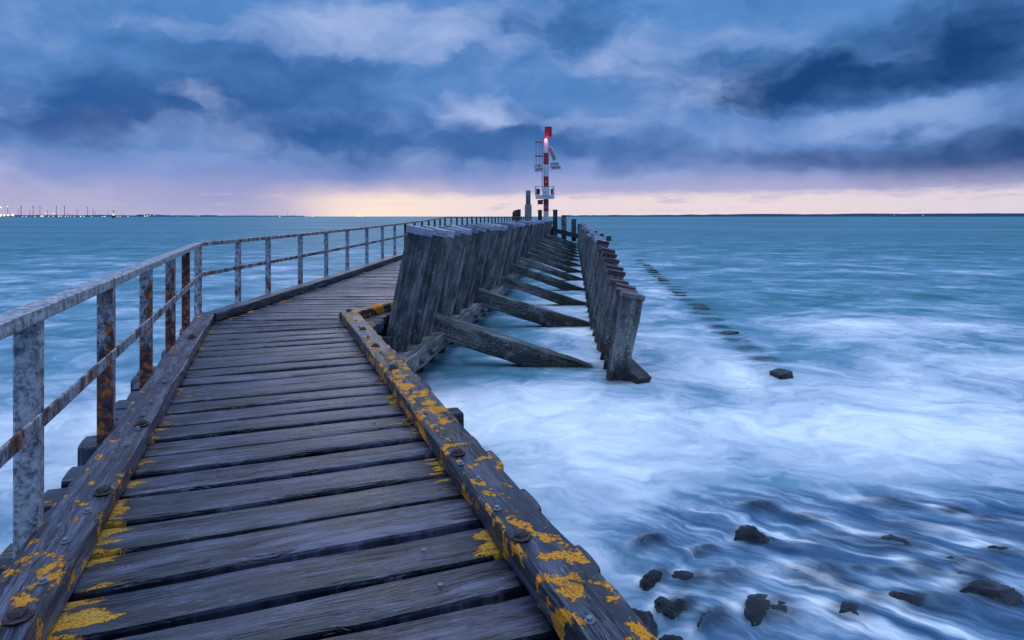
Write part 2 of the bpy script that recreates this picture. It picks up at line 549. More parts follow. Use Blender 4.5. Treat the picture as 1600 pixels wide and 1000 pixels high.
def rust_mat(name):
    m, N = new_mat(name)
    pos = N.n('ShaderNodeNewGeometry').outputs['Position']
    oi = N.n('ShaderNodeObjectInfo')
    amt = N.sep(oi.outputs['Color'])[0]
    px, py, pz = N.sep(pos)
    st = N.xyz(N.m('MULTIPLY', px, 1.0), py, N.m('MULTIPLY', pz, .45))
    big = N.noise(st, 9.0, 6, .65)
    fine = N.noise(pos, 70.0, 5, .7)
    mid = N.noise(pos, 22.0, 5, .6)
    k = N.m('ADD', N.m('ADD', N.m('MULTIPLY', big, .75), N.m('MULTIPLY', fine, .25)), N.m('ADD', N.m('MULTIPLY', N.m('SUBTRACT', amt, .5), .55), N.m('MULTIPLY', N.mr(pz, 1.5, 1.0), N.m('MULTIPLY', amt, .32))))
    rustm = N.mr(N.m('ADD', k, N.m('MULTIPLY', N.m('SUBTRACT', mid, .5), .35)), .50, .54)
    grey = N.ramp(N.m('ADD', N.m('MULTIPLY', fine, .45), N.m('MULTIPLY', mid, .55)), [(.38, (.04, .045, .065)), (.45, (.15, .15, .18)), (.52, (.36, .36, .39)), (.60, (.52, .51, .54))])
    rst = N.ramp(mid, [(.38, (.024, .012, .015)), (.48, (.075, .028, .024)), (.55, (.17, .052, .024)), (.64, (.46, .14, .03))])
    c = N.mix(rustm, grey, rst)
    h = N.m('ADD', N.m('MULTIPLY', fine, .5), N.m('MULTIPLY', rustm, .35))
    finish(N, c, N.m('ADD', .42, N.m('MULTIPLY', rustm, .35)), bump(N, h, .6, .004), .45)
    return m


def paint_mat(name, col, rough=.4, dirt=.25, spec=.5):
    m, N = new_mat(name)
    pos = N.n('ShaderNodeNewGeometry').outputs['Position']
    n1 = N.noise(N.v('MULTIPLY', pos, (3, 3, .8)), 2.0, 5, .65)
    c = N.mix(N.m('MULTIPLY', N.mr(n1, .45, .75), dirt), (*col, 1), tuple(x * .45 + .01 for x in col))
    finish(N, c, N.m('ADD', rough - .1, N.m('MULTIPLY', n1, .25)), bump(N, n1, .1, .01), spec)
    return m


def emit_mat(name, col, strength):
    m, N = new_mat(name)
    e = N.n('ShaderNodeEmission')
    e.inputs[0].default_value = (*col, 1)
    e.inputs[1].default_value = strength
    o = N.n('ShaderNodeOutputMaterial')
    N.t.links.new(e.outputs[0], o.inputs[0])
    return m


M_DECK = wood_mat("deck_wood", (.003, .004, .007), (.011, .013, .024), (.098, .096, .150), lichen=1.0, rough=.34, spec=.6, ctr=1.0)
M_KERBR = wood_mat("kerb_wood_lichen", (.006, .007, .011), (.024, .027, .040), (.115, .12, .160), lichen=1.0, rough=.42, ctr=.8, blobs=True, lich_col=((.80, .28, .008), (.74, .34, .02)))
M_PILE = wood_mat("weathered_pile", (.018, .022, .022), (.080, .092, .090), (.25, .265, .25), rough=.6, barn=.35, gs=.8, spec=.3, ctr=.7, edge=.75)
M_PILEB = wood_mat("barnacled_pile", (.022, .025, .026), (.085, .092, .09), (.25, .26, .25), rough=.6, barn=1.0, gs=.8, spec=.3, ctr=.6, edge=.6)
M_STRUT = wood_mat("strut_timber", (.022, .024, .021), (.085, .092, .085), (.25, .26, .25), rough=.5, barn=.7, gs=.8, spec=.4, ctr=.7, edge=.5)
M_CAP = wood_mat("pale_cap_wood", (.16, .17, .21), (.33, .345, .42), (.5, .51, .58), rough=.5, spec=.4)
M_REDCAP = wood_mat("red_cap_wood", (.022, .009, .010), (.070, .026, .028), (.16, .085, .09), rough=.45, spec=.5)
M_DARKWOOD = wood_mat("dark_wood", (.016, .016, .018), (.042, .043, .048), (.10, .105, .115), rough=.6, spec=.3)
M_RUST = rust_mat("rusty_galvanised_steel")
M_BOLT = paint_mat("galvanised_bolt", (.20, .21, .25), .4, .5)
M_RUSTBOLT = paint_mat("rusty_bolt", (.035, .02, .022), .6, .4)
M_RED = paint_mat("red_paint", (.40, .012, .02), .4, .15)
M_RUSTRED = paint_mat("faded_red_paint", (.36, .035, .03), .5, .3)
M_WHITE = paint_mat("white_paint", (.62, .62, .66), .4, .2)
M_STEEL = paint_mat("grey_steel", (.07, .085, .11), .5, .4)
M_PANEL = paint_mat("solar_panel_back", (.15, .19, .23), .4, .2)
M_BLUE = paint_mat("blue_sign", (.03, .22, .62), .4, .1)
M_YELLOW = paint_mat("yellow_buoy_paint", (.5, .26, .03), .5, .2)
M_BLACK = paint_mat("black_paint", (.02, .02, .022), .5, .2)


# ------------------------------------------------------------------ path geometry
L0 = Vector((-3.63, 7.77, 0))                       # inner edge of the left kerb at the bend
d1 = Vector((-.355, .935, 0)).normalized()           # first stretch of the walkway
e1 = Vector((d1.y, -d1.x, 0))
WID = 1.47


def zdeck(D):
    t = min(max(D - 8.0, 0.0), 21.7) / 10.3
    return 1.0 + .1 * t ** 1.48


def wall_x(D):                                       # left edge of the pile heads at z = 2.08
    return -1.48 + .13 * (D - 8.3) if D < 16 else -1.48 + .13 * 7.7 + .0886 * (D - 16)


def left_x(D):                                       # inner edge of the left kerb after the bend
    return -3.63 + .05 * (D - 7.77) if D < 29.7 else -3.63 + .05 * 21.93 + .176 * (D - 29.7)


def right_x(D):
    return min(-2.09 + .26 * (D - 7.9), wall_x(D) - .42)


def rail_pt(D):                                      # rail line of the second stretch
    return left_x(D) - .52 if D > 8.6 else None


def row_x(D):                                        # outer (right-hand) pile row at the waterline
    return 1.47 + .066 * (D - 9.1) if D < 13.2 else 1.74 + .096 * (D - 13.2)


LEAN = .217

# ------------------------------------------------------------------ boardwalk
walk = empty("boardwalk", (-1.5, 6.0, 0))
tag(walk, "weathered plank walkway with lichen on its kerbs, running over the sea to the beacon", "boardwalk")


def plank(mb, A0, B0, A1, B1, n, lich, seed, zoff=0.0, T=.11):
    V, WU, WE = [], [], []
    prof = [(0, -T), (0, -.022), (.016, -.010), (.07, -.003), (.3, .0015), (.5, .003), (.7, .0015), (.93, -.003), (.984, -.010), (1, -.022), (1, -T)]
    L = (B0 - A0).length
    bow = random.uniform(-.006, .006)
    q = len(prof)
    for i in range(n + 1):
        t = i / n
        a, b = A0.lerp(B0, t), A1.lerp(B1, t)
        wdt = (b - a).length
        dn = (b - a) / wdt
        j0 = (float(vnoise(t * L * 2.5 + seed * 3, 1, 9)) - .5) * .016 + (float(vnoise(t * L * 11 + seed, 2, 9)) - .5) * .006
        j1 = (float(vnoise(t * L * 2.5 + seed * 3, 5, 9)) - .5) * .016 + (float(vnoise(t * L * 11 + seed, 6, 9)) - .5) * .006
        jz = (float(vnoise(t * L * 1.2 + seed * 5, 3, 9)) - .5) * .008
        for (f, z) in prof:
            p = a + (b - a) * f + dn * (j0 * (1 - f) + j1 * f)
            V.append((p.x, p.y, p.z + z + zoff + jz + bow * math.sin(math.pi * t)))
            WU.append((t * L, f * wdt, seed))
            WE.append(lich(t * L, L))
    faces = [(i * q + k, (i + 1) * q + k, (i + 1) * q + k + 1, i * q + k + 1) for i in range(n) for k in range(q - 1)]
    mb.add(V, faces, WU, WE, smooth=False)
    for i, rev in ((0, False), (n, True)):
        ring = V[i * q:(i + 1) * q]
        f = tuple(range(q))
        mb.add(ring, [f if not rev else f[::-1]], [(f_ * .6, z_ * 3, seed + .3) for f_, z_ in prof])


def lich_s1(seed, lo, ro):
    ra, rb = random.uniform(.06, .22), random.uniform(.05, .16)
    ka, kb = random.uniform(.55, 1.15), random.uniform(.45, 1.1)
    if random.random() < .25:
        kb = 0
    return lambda s, L: max(ka * math.exp(-((max(s - lo, 0) / ra) ** 2)) * (1 if s > lo - .06 else .62), kb * math.exp(-((max(L - ro - s, 0) / rb) ** 2)), .02)


deck1 = MB()
P = .262
GAP = .054
MEAS = [-6.45, -6.205, -5.943, -5.661, -5.381, -5.107, -4.84, -4.576, -4.321, -4.062, -3.777, -3.532]
a_edges = [MEAS[0] - P * k for k in range(14, 0, -1)] + MEAS
while a_edges[-1] + P < -1.05:
    a_edges.append(a_edges[-1] + P)
a_pitch = [b_ - a_ for a_, b_ in zip(a_edges, a_edges[1:])] + [P]
for a0, pitch in zip(a_edges, a_pitch):
    w0 = pitch - GAP * random.uniform(.75, 1.15)
    lo = random.uniform(.26, .40)
    ro = random.uniform(.255, .33)
    sk = random.uniform(-.006, .006)
    base0, base1 = L0 + d1 * (a0 + sk), L0 + d1 * (a0 + w0)
    z = Vector((0, 0, 1.0))
    A0, B0 = base0 - e1 * lo + z, base0 + e1 * (WID + ro) + z
    A1, B1 = base1 - e1 * lo + z, base1 + e1 * (WID + ro) + z
    plank(deck1, A0, B0, A1, B1, 44, lich_s1(0, lo, ro), random.random() * 90, random.uniform(-.004, .004))
a_end = a_edges[-1] + P
deck1.build("plank_deck", M_DECK, walk)

# fan at the bend, then second stretch
deck2 = MB()
Lk = [L0 + d1 * a_end]
Rk = [L0 + d1 * a_end + e1 * WID]
NF = 7
endL, endR = Vector((left_x(8.15), 8.15, 0)), Vector((right_x(8.25), 8.25, 0))
lines = []
for i in range(NF + 1):
    t = i / NF
    # left side follows the kerb round its corner
    tl = a_end + t * (abs(a_end) + .38)
    pl = L0 + d1 * tl if tl <= 0 else Vector((left_x(7.77 + tl), 7.77 + tl, 0))
    pr = Rk[0].lerp(endR, t)
    lines.append((pl, pr))
D = 8.15
while D < 57.0:
    D += .262
    lines.append((Vector((left_x(D), D, 0)), Vector((right_x(D + .1), D + .1 * max(0, 1 - (D - 8.15) / 4), 0))))
for k in range(len(lines) - 1):
    (l0, r0), (l1, r1) = lines[k], lines[k + 1]
    far = l0.y > 26
    lo, ro = random.uniform(.22, .34), random.uniform(.30, .38) if l0.y < 9.2 else .05
    u0, u1 = (r0 - l0).normalized(), (r1 - l1).normalized()
    gl = 1 - GAP / max((l1 - l0).length, .05)
    gr = 1 - GAP / max((r1 - r0).length, .05)
    A0, B0 = l0 - u0 * lo, r0 + u0 * ro
    A1, B1 = l0.lerp(l1, gl) - u1 * lo, r0.lerp(r1, gr) + u1 * ro
    for p in (A0, B0, A1, B1):
        p.z = zdeck(l0.y)
    plank(deck2, A0, B0, A1, B1, 4 if far else 16, lich_s1(0, lo, ro), random.random() * 90, random.uniform(-.004, .004))
deck2.build("plank_deck", M_DECK, walk)

# kerbs
KW, KH = .20, .105
bendL_out = L0 - e1 * KW


def wear_const(v):
    return lambda p, t, k: v


def lich_right(p, t, k):
    D_ = p.y
    v = .74 - .22 * float(sstep(6.2, 6.8, D_)) + .25 * float(sstep(6.9, 7.4, D_)) + .10 * float(sstep(2.4, 3.2, D_) * (1 - sstep(4.6, 5.6, D_)))
    return v + (.12 if 4 <= k <= 7 else 0)


def lich_left(p, t, k):
    return .70 if p.y < 2.6 else .46


kr = MB()
c0 = L0 + e1 * (WID + KW / 2)
R0 = Vector((-2.09, 7.9, 0))
beam(kr, c0 + d1 * -10.2 + Vector((0, 0, 1.0 + KH / 2 + .004)), c0 + d1 * -.42 + Vector((0, 0, 1.0 + KH / 2 + .004)), KW, KH, bev=.014, n=90, jit=.006, wearf=lich_right, seed=3.3)
kerb_r = kr.build("kerb", M_KERBR, walk)
kerb_r['label'] = "kerb timber thick with orange lichen"
kl = MB()
c0 = L0 - e1 * (KW / 2)
beam(kl, c0 + d1 * -10.2 + Vector((0, 0, 1.0 + KH / 2 + .004)), c0 + d1 * .12 + Vector((0, 0, 1.0 + KH / 2 + .004)), KW, KH, bev=.016, n=90, jit=.009, wearf=lich_left, seed=8.1)
kerb_l = kl.build("kerb", M_KERBR, walk)
k2 = MB()
for D0, D1 in [(7.86, 13), (13.004, 20), (20.004, 29.7), (29.704, 43), (43.004, 57)]:
    x0, x1 = left_x(D0 if D0 > 29.7 or D1 < 30 else D0) - KW / 2, left_x(D1) - KW / 2
    beam(k2, (x0, D0, zdeck(D0) + KH / 2 + .004), (x1, D1, zdeck(D1) + KH / 2 + .004), KW, KH, bev=.014, n=24, jit=.006, wearf=wear_const(.35))
k2.build("kerb", M_KERBR, walk)
k3 = MB()
beam(k3, Vector((-2.09 + .03, 7.93, 1.0 + KH / 2)), Vector((right_x(9.0) + KW / 2, 9.0, 1.0 + KH / 2)), KW * .9, KH, bev=.014, n=14, jit=.006, wearf=wear_const(.95))
k3.build("kerb", M_KERBR, walk)
for k in range(0, 8):                                # outer bearers under the plank ends
    pass
st = MB()
for b in (-.12, .35, .75, 1.15, WID + .1):
    p = L0 + e1 * b
    beam(st, p + d1 * -10.2 + Vector((0, 0, .80)), p + d1 * -.5 + Vector((0, 0, .80)), .24, .16, n=4)
for f in (0.02, .3, .55, .8, .97):
    for D0, D1 in [(8.0, 13), (13.1, 20), (20.1, 29.7), (29.8, 43), (43.1, 57)]:
        beam(st, (left_x(D0) * (1 - f) + right_x(D0) * f, D0, zdeck(D0) - .20), (left_x(D1) * (1 - f) + right_x(D1) * f, D1, zdeck(D1) - .20), .2, .16, n=3)
st.build("stringer", M_DARKWOOD, walk)
q = MB()
beam(q, Vector((-2.35, 8.45, .80)), Vector((-1.62, 8.62, .80)), .26, .16, n=5, jit=.006)
beam(q, Vector((-2.35, 8.15, .50)), Vector((-1.55, 8.22, .50)), .20, .50, n=5, jit=.006)
beam(q, Vector((-2.2, 8.75, .40)), Vector((-1.75, 14.0, .40)), .30, .80, n=5, jit=.006)
q.build("bearer", M_DARKWOOD, walk)
js = [(-9.2, .2), (-6.2, .14), (-4.05, .27), (-.9, .12)]
for a, out in js:
    j = MB()
    p = L0 + d1 * a
    beam(j, p - e1 * .32 + Vector((0, 0, .775)), p + e1 * (WID + .2 + out) + Vector((0, 0, .775)), .19, .22, n=6, jit=.004)
    j.build("cross_beam", M_DARKWOOD, walk)
    for b in (.05, WID - .05):
        q = MB()
        lathe(q, [(.14, -1.2), (.14, .52)], (p + e1 * b + d1 * 0), 14)
        q.build("support_pile", M_PILEB, walk)
for D in (12, 16, 20, 25, 30, 36, 42, 48, 54):
    for f in (.08, .9):
        q = MB()
        x = left_x(D) * (1 - f) + right_x(D) * f
        lathe(q, [(.14, -1.2), (.14, zdeck(D) - .26)], (x, D, 0), 12)
        q.build("support_pile", M_PILEB, walk)


def bolt_mesh(r, h, kind):
    m = MB()
    if kind == 'hex':
        lathe(m, [(r * 1.45, 0), (r * 1.45, .003), (r * 1.4, .004)], seg=16, smooth=False)
        lathe(m, [(r, .004), (r, h), (r * .8, h + .002)], seg=6, smooth=False)
        return m, M_BOLT
    if kind == 'screw':
        lathe(m, [(r, 0), (r, .002), (r * .8, .0035), (r * .35, .0035), (r * .3, .001)], seg=16, smooth=False)
        return m, M_BOLT
    lathe(m, [(r * 1.5, 0), (r * 1.55, .006), (r * 1.3, .010)], seg=9, smooth=False)
    lathe(m, [(r, .01), (r * 1.08, h * .6), (r * .75, h), (r * .3, h * 1.1)], seg=6, smooth=False)
    m.v = [(x + random.uniform(-.12, .12) * r, y + random.uniform(-.12, .12) * r, z) for x, y, z in m.v]
    return m, M_RUSTBOLT


PROTO = {}


def bolt(px, py, kind, parent, z=1.0 + KH + .006, name="bolt", lab=None):
    p = W(px, py, z)
    if name == 'screw':                            # screws sit in the middle of their board
        aa = (p - L0).dot(d1)
        i_ = max(i for i in range(len(a_edges)) if a_edges[i] <= aa)
        p = p + d1 * (a_edges[i_] + (a_pitch[i_] - GAP) * .5 - aa)
    if kind not in PROTO:
        m, mt = bolt_mesh({'hex': .0105, 'screw': .009, 'big': .026}[kind], {'hex': .013, 'screw': .004, 'big': .026}[kind], kind)
        o = m.build(name, mt)
        PROTO[kind] = o.data
    else:
        o = bpy.data.objects.new(name, PROTO[kind])
        COL.objects.link(o)
    o.parent = parent
    o.location = p - walk.location - (parent.location if parent is not walk else Vector((0, 0, 0)))
    o.rotation_euler = (random.uniform(-.05, .05), random.uniform(-.05, .05), random.random() * 3)
    if lab:
        o['label'] = lab
    return o


for px, py in [(641, 610), (649, 624), (664, 645), (681, 668), (699.5, 690), (720, 725), (747.5, 750), (777, 796), (921, 971), (631, 595), (620, 584), (610, 571),
               (602, 561), (595, 551), (575, 526), (561, 511), (556, 501)]:
    bolt(px, py, 'hex', kerb_r)
bolt(865, 900, 'screw', kerb_r)
for px, py in [(715, 709), (814, 840), (615, 575), (586, 541), (567, 515), (545, 486)]:
    bolt(px, py, 'big', kerb_r, lab="large rusty bolt head")
for px, py in [(257, 597), (249, 612), (236, 629), (224, 649), (214.5, 671), (200, 695.5), (137, 800), (102.6, 847), (66.6, 910), (265, 582), (272, 571), (281, 557), (292, 540), (306, 515), (322, 494)]:
    bolt(px, py, 'hex', kerb_l)
for px, py in [(162, 770), (29, 966), (222, 664), (300, 527)]:
    bolt(px, py, 'big', kerb_l, lab="large rusty bolt head")
for px, py in [(636, 806), (658, 850), (684, 905), (700, 974), (766, 957), (583, 656)]:
    bolt(px, py, 'screw', walk, z=1.0025, name="screw")

# ------------------------------------------------------------------ railing
rail = empty("railing", (-1.86, 2.46, 1.0))
tag(rail, "rusty grey steel railing with flat top rail along the sea side of the boardwalk", "railing")
RH = .952                                             # rail top above the deck
pr0 = Vector((-1.857, 2.46, 0))
rd1 = Vector((-.386, 1, 0)).normalized()
re1 = Vector((rd1.y, -rd1.x, 0))
S1P = [pr0 + rd1 * ((Dk - 2.46) * math.hypot(1, .386)) for Dk in (-1.1, .05, 1.24, 2.46, 3.66, 4.89, 6.15, 7.34)]
RK = Vector((-4.17, 8.5, 0))
rust_s1 = [.4, .4, .4, .16, .44, .48, .56, .80]
P2 = [RK]
D = 8.5


def rx(D):
    return -4.17 + .05 * (D - 8.5) if D < 29.7 else -4.17 + .05 * 21.2 + .176 * (D - 29.7)


D2s = [9.61, 10.66, 12.07, 13.5, 14.95, 16.6, 18.2, 19.7, 21.2, 22.7, 24.1, 25.5, 26.9, 28.3, 29.7]
D = 29.7
while D < 56.6:
    D += 1.05
    D2s.append(D)


def rail_top(D):
    return zdeck(D) + RH + (.02 if D > 29 else 0.0)


def steel_post(p, z0, z1, w, dpt, ax, rust):
    """square tube, 'ax' is the across axis"""
    m = MB()
    ay = Vector((-ax.y, ax.x, 0))
    n = 10
    c = .008
    pr = [(-w / 2 + c, -dpt / 2), (w / 2 - c, -dpt / 2), (w / 2, -dpt / 2 + c), (w / 2, dpt / 2 - c), (w / 2 - c, dpt / 2), (-w / 2 + c, dpt / 2), (-w / 2, dpt / 2 - c), (-w / 2, -dpt / 2 + c)]
    V = []
    for i in range(n + 1):
        z = z0 + (z1 - z0) * i / n
        for x, y in pr:
            V.append(p + ax * x + ay * y + Vector((0, 0, z)))
    Fc = [(i * 8 + k, i * 8 + (k + 1) % 8, (i + 1) * 8 + (k + 1) % 8, (i + 1) * 8 + k) for i in range(n) for k in range(8)]
    m.add(V, Fc)
    m.add(V[-8:], [tuple(range(8))])
    m.add(V[:8], [tuple(range(8))[::-1]])
    o = m.build("post", M_RUST, rail, origin=p + Vector((0, 0, z0)))
    o.color = (rust, 0, 0, 1)
    return o


TR = .052                                             # top rail depth
for k, p in enumerate(S1P):
    o = steel_post(p, .985, 1.0 + RH - TR, .08, .085, re1, rust_s1[k])
    if k == 3:
        o['label'] = "pale grey post, the least rusty of the near ones"
steel_post(RK, .985, 1.0 + RH - TR, .085, .06, Vector((1, -.2, 0)).normalized(), .3)
for k, D in enumerate(D2s):
    steel_post(Vector((rx(D), D, 0)), zdeck(D) - .02, rail_top(D) - TR, .078 if D < 30 else .085, .06, Vector((1, -.05, 0)).normalized(), random.uniform(.22, .48) if D < 20 else random.uniform(.45, .85))


def rail_run(name, pts, w, h, rust):
    m = MB()
    for a, b in zip(pts[:-1], pts[1:]):
        beam(m, a, b, w, h, bev=.006, n=10, jit=.0012)
    o = m.build(name, M_RUST, rail, origin=pts[0])
    o.color = (rust, 0, 0, 1)
    return o


zt = Vector((0, 0, 1.0 + RH - TR / 2))
rail_run("top_rail", [S1P[0] + zt, RK + zt + rd1 * .03], .095, TR, .34)
rail_run("top_rail", [Vector((rx(D), D, rail_top(D) - TR / 2)) for D in [8.53, 12, 16, 20, 24, 29.7]], .085, TR, .5)
rail_run("top_rail", [Vector((rx(D), D, rail_top(D) - TR / 2)) for D in [29.72, 36, 43, 50, 56.6]], .085, TR, .6)
zm = Vector((0, 0, 1.525))
rail_run("mid_rail", [S1P[0] + zm + re1 * .049, RK + zm + re1 * .049 - rd1 * .02], .014, .062, .48)
rail_run("mid_rail", [Vector((rx(D) + .042, D, zdeck(D) + .525)) for D in [8.5, 12, 16, 20, 24, 29.7]], .014, .055, .52)
rail_run("mid_rail", [Vector((rx(D) + .042, D, zdeck(D) + .525)) for D in [29.72, 36, 43, 50, 56.6]], .014, .055, .6)

# ------------------------------------------------------------------ leaning pile wall
up_l = Vector((LEAN, 0, 1)).normalized()
right_l = Vector((1, 0, -LEAN)).normalized()
wall_D = []
D = 8.3
while D < 60.2:
    wall_D.append(D)
    D += .55 + .28 * min(1, (D - 8.3) / 4)
protos = []


def make_pile(seed, full=True):
    """local frame: origin at the pile foot, z up; leans along +x"""
    root = empty("timber_pile")
    b = MB()
    L = 2.75 / up_l.z
    beam(b, Vector((0, 0, -.6)), Vector((0, 0, -.6)) + up_l * (L - .10), .31, .26, up=(0, 1, 0), bev=.026, n=14, jit=.012, seed=seed)
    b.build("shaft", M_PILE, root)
    c = MB()
    top = Vector((0, 0, -.6)) + up_l * (L - .098)
    beam(c, top + right_l * -.17 + up_l * .052, top + right_l * .175 + up_l * .052, .27, .10, up=up_l, bev=.008, n=3, jit=.004, seed=seed + 3)
    c.build("cap", M_CAP, root)
    return root


def copy_thing(src, loc, rot=None):
    r = src.copy()
    COL.objects.link(r)
    r.location = loc
    if rot is not None:
        r.rotation_euler = rot
    for ch in src.children:
        c = ch.copy()
        COL.objects.link(c)
        c.parent = r
        for g in ch.children:
            d = g.copy()
            COL.objects.link(d)
            d.parent = c
    return r


used = 0
wall_protos = [make_pile(k * 3.7 + 1) for k in range(4)]
for k, D in enumerate(wall_D):
    pr = wall_protos[k % 4]
    ztop = 2.13 - .0035 * (D - 8.3) + random.uniform(-.032, .032)
    foot = Vector((wall_x(D) + .155 - LEAN * 2.08, D + .15, ztop - 2.15))
    if k < 4:
        t = pr
        t.location = foot
    else:
        t = copy_thing(pr, foot)
    t.rotation_euler = (random.uniform(-.012, .012), random.uniform(-.02, .02), random.uniform(-.10, .10))
    lab = "leaning grey timber pile with pale cap, " + ("nearest the boardwalk bend in the tall wall" if k == 0 else nth(k + 1) + " from the near end of the tall wall")
    tag(t, lab, "pile", "leaning piles of the tall breakwater wall")

# wale beam along the foot of the wall
wale = empty("wale_beam", (-1.4, 8.0, .4))
tag(wale, "squared timber beam bolted along the foot of the leaning pile wall", "beam")


def wale_x(D):
    return wall_x(D) - LEAN * (2.08 - .45) + .31 + .15


for D0, D1 in [(7.75, 16), (16.01, 34), (34.01, 59)]:
    m = MB()
    beam(m, (wale_x(D0), D0, .40), (wale_x(D1), D1, .40), .28, .25, bev=.02, n=30, jit=.012)
    m.build("timber", M_STRUT, wale)
for D in (7.95, 8.45, 9.0, 12.3, 13.0, 15.2):
    m = MB()
    lathe(m, [(.036, 0), (.040, .012), (.028, .014), (.026, .05), (.015, .055)], seg=9, smooth=False)
    o = m.build("bolt", M_RUSTBOLT, wale)
    o.rotation_euler = (0, math.radians(90), 0)
    o.location = Vector((wale_x(D) + .142, D, .38)) - wale.location

# struts
strut_lines = []
for k in range(14):
    D = 9.95 + 3.3 * k
    De = D + .35
    zs = .74 + .004 * k + .1 * min(1, k / 3)
    p0 = Vector((wall_x(D) - LEAN * (2.08 - zs) + .30, D, zs - .10))
    p1 = Vector((row_x(De) + .1, De, -.20))
    if k == 0:
        p1 = Vector((1.38, 9.85, -.22))
    strut_lines.append((p0, p1))
    m = MB()
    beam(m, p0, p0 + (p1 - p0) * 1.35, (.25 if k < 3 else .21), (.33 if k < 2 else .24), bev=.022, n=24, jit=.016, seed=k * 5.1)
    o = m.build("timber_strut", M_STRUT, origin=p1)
    tag(o, "long sloping timber strut from the leaning wall into the water, " + ("nearest of its row" if k == 0 else nth(k + 1) + " from the near end"), "strut", "struts between the two pile rows")

# outer pile row
row_D = []
D = 9.1
while D < 57:
    row_D.append(D)
    D += .62 + .22 * min(1, (D - 9.1) / 6)


def make_row_pile(seed, H):
    root = empty("timber_pile")
    b = MB()
    ul = Vector((.19, .0, 1)).normalized()
    beam(b, Vector((-.5 * .19, 0, -.5)), ul * (H / ul.z - .085), .285, .26, up=(0, 1, 0), bev=.022, n=12, jit=.014, seed=seed)
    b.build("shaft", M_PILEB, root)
    c = MB()
    rl = Vector((1, 0, -.19)).normalized()
    t = ul * (H / ul.z - .083)
    beam(c, t - rl * .16 + ul * .04, t + rl * .16 + ul * .04, .28, .078, up=ul, bev=.01, n=3, jit=.006, seed=seed + 2)
    return root, c


for k, D in enumerate(row_D):
    H = 1.21 if k == 0 else (1.24 + .3 * float(sstep(9.5, 17, D)) + .0035 * (D - 9) + random.uniform(-.08, .08))
    root, c = make_row_pile(k * 2.3 + 40, H)
    red = 0 < k < 12
    c.build("cap", M_REDCAP if red else M_CAP, root)
    if k == 0:
        for ch in root.children:
            if ch.name.startswith("cap"):
                ch.data.materials.clear()
                ch.data.materials.append(wood_mat("plum_cap_wood", (.05, .036, .042), (.12, .095, .11), (.24, .2, .22), rough=.4))
    root.location = (row_x(D) + .02, D, 0)
    root.rotation_euler = (random.uniform(-.03, .03), random.uniform(-.04, .04), random.uniform(-.16, .16) - .05)
    lab = ("barnacled timber pile with plum cap at the near end of the low row" if k == 0 else
           ("barnacled pile with dark red cap, " if red else "grey barnacled pile with pale cap, ") + nth(k + 1) + " from the near end of the low row")
    tag(root, lab, "pile", "piles of the low outer breakwater row")
# slanting timber at the foot of the first outer pile
m = MB()
beam(m, (1.52, 9.42, .30), (1.83, 8.86, .02), .24, .10, bev=.012, n=8, jit=.008)
o = m.build("timber_offcut", M_STRUT, origin=(1.7, 9.1, .1))
tag(o, "short wet slanting board at the foot of the nearest low pile", "board")

# head of the breakwater: cross beam and free posts
m = MB()
beam(m, (3.9, 60.4, 1.0), (6.5, 60.4, .35), .3, .42, bev=.02, n=10, jit=.02)
tag(m.build("cross_beam", M_DARKWOOD, origin=(5, 60.4, .5)), "dark sloping beam closing the far end between both pile rows", "beam")
head = [(881.2, 336.5, 7.6, 60.8, "tallest square post rising from the dark cross beam"), (896.8, 342.3, 7.2, 60.8, "second square post on the dark cross beam, beside the tallest"),
        (906.5, 350, 7.2, 60.5, "square post at the far corner of the low pile row"), (917.5, 355.5, 7.4, 60.5, "tapered dark post just right of the low row's far corner"),
        (930, 361, 7.6, 60.5, "dark square post in open water, third from the right end of the short line"),
        (939.8, 365, 7.6, 60.5, "low square post in open water, second from the right end of the short line"),
        (951.5, 369, 7.3, 60.5, "lowest stump at the right end of the short line of posts")]
for px, top, wpx, D, lab in head:
    x = (px - CX) / F * D
    zt_ = CZ - (top - HY) / F * D
    w = wpx / F * D
    root = empty("mooring_post", (x, D, 0))
    m = MB()
    beam(m, (x, D, -.6), (x - .02, D, zt_ - .12), w, w * .9, up=(0, 1, 0), bev=.03, n=8, jit=.015)
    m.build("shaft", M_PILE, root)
    m = MB()
    beam(m, (x - .02, D, zt_ - .118), (x - .02, D, zt_), w * .93, w * .85, up=(0, 1, 0), bev=.03, n=2, jit=.01)
    m.build("head", M_DARKWOOD, root)
    tag(root, lab, "post", "posts at the far breakwater head")
for px, top, wpx, lab in [(843.2, 328, 6.6, "dark round-topped post just left of the beacon foot"), (867, 327.6, 7.2, "dark notched post just right of the beacon foot")]:
    D = 59.0
    x = (px - CX) / F * D
    zt_ = CZ - (top - HY) / F * D
    w = wpx / F * D
    root = empty("mooring_post", (x, D, 0))
    m = MB()
    beam(m, (x, D, -.6), (x + .03, D, zt_ - .1), w * 1.05, w, up=(0, 1, 0), bev=.04, n=8, jit=.02, taper=.88)
    m.build("shaft", M_DARKWOOD, root)
    m = MB()
    beam(m, (x + .03, D, zt_ - .098), (x + .03, D, zt_), w * 1.02, w * .9, up=(0, 1, 0), bev=.03, n=2, jit=.01)
    m.build("head", M_DARKWOOD, root)
    tag(root, lab, "post", "posts at the far breakwater head")
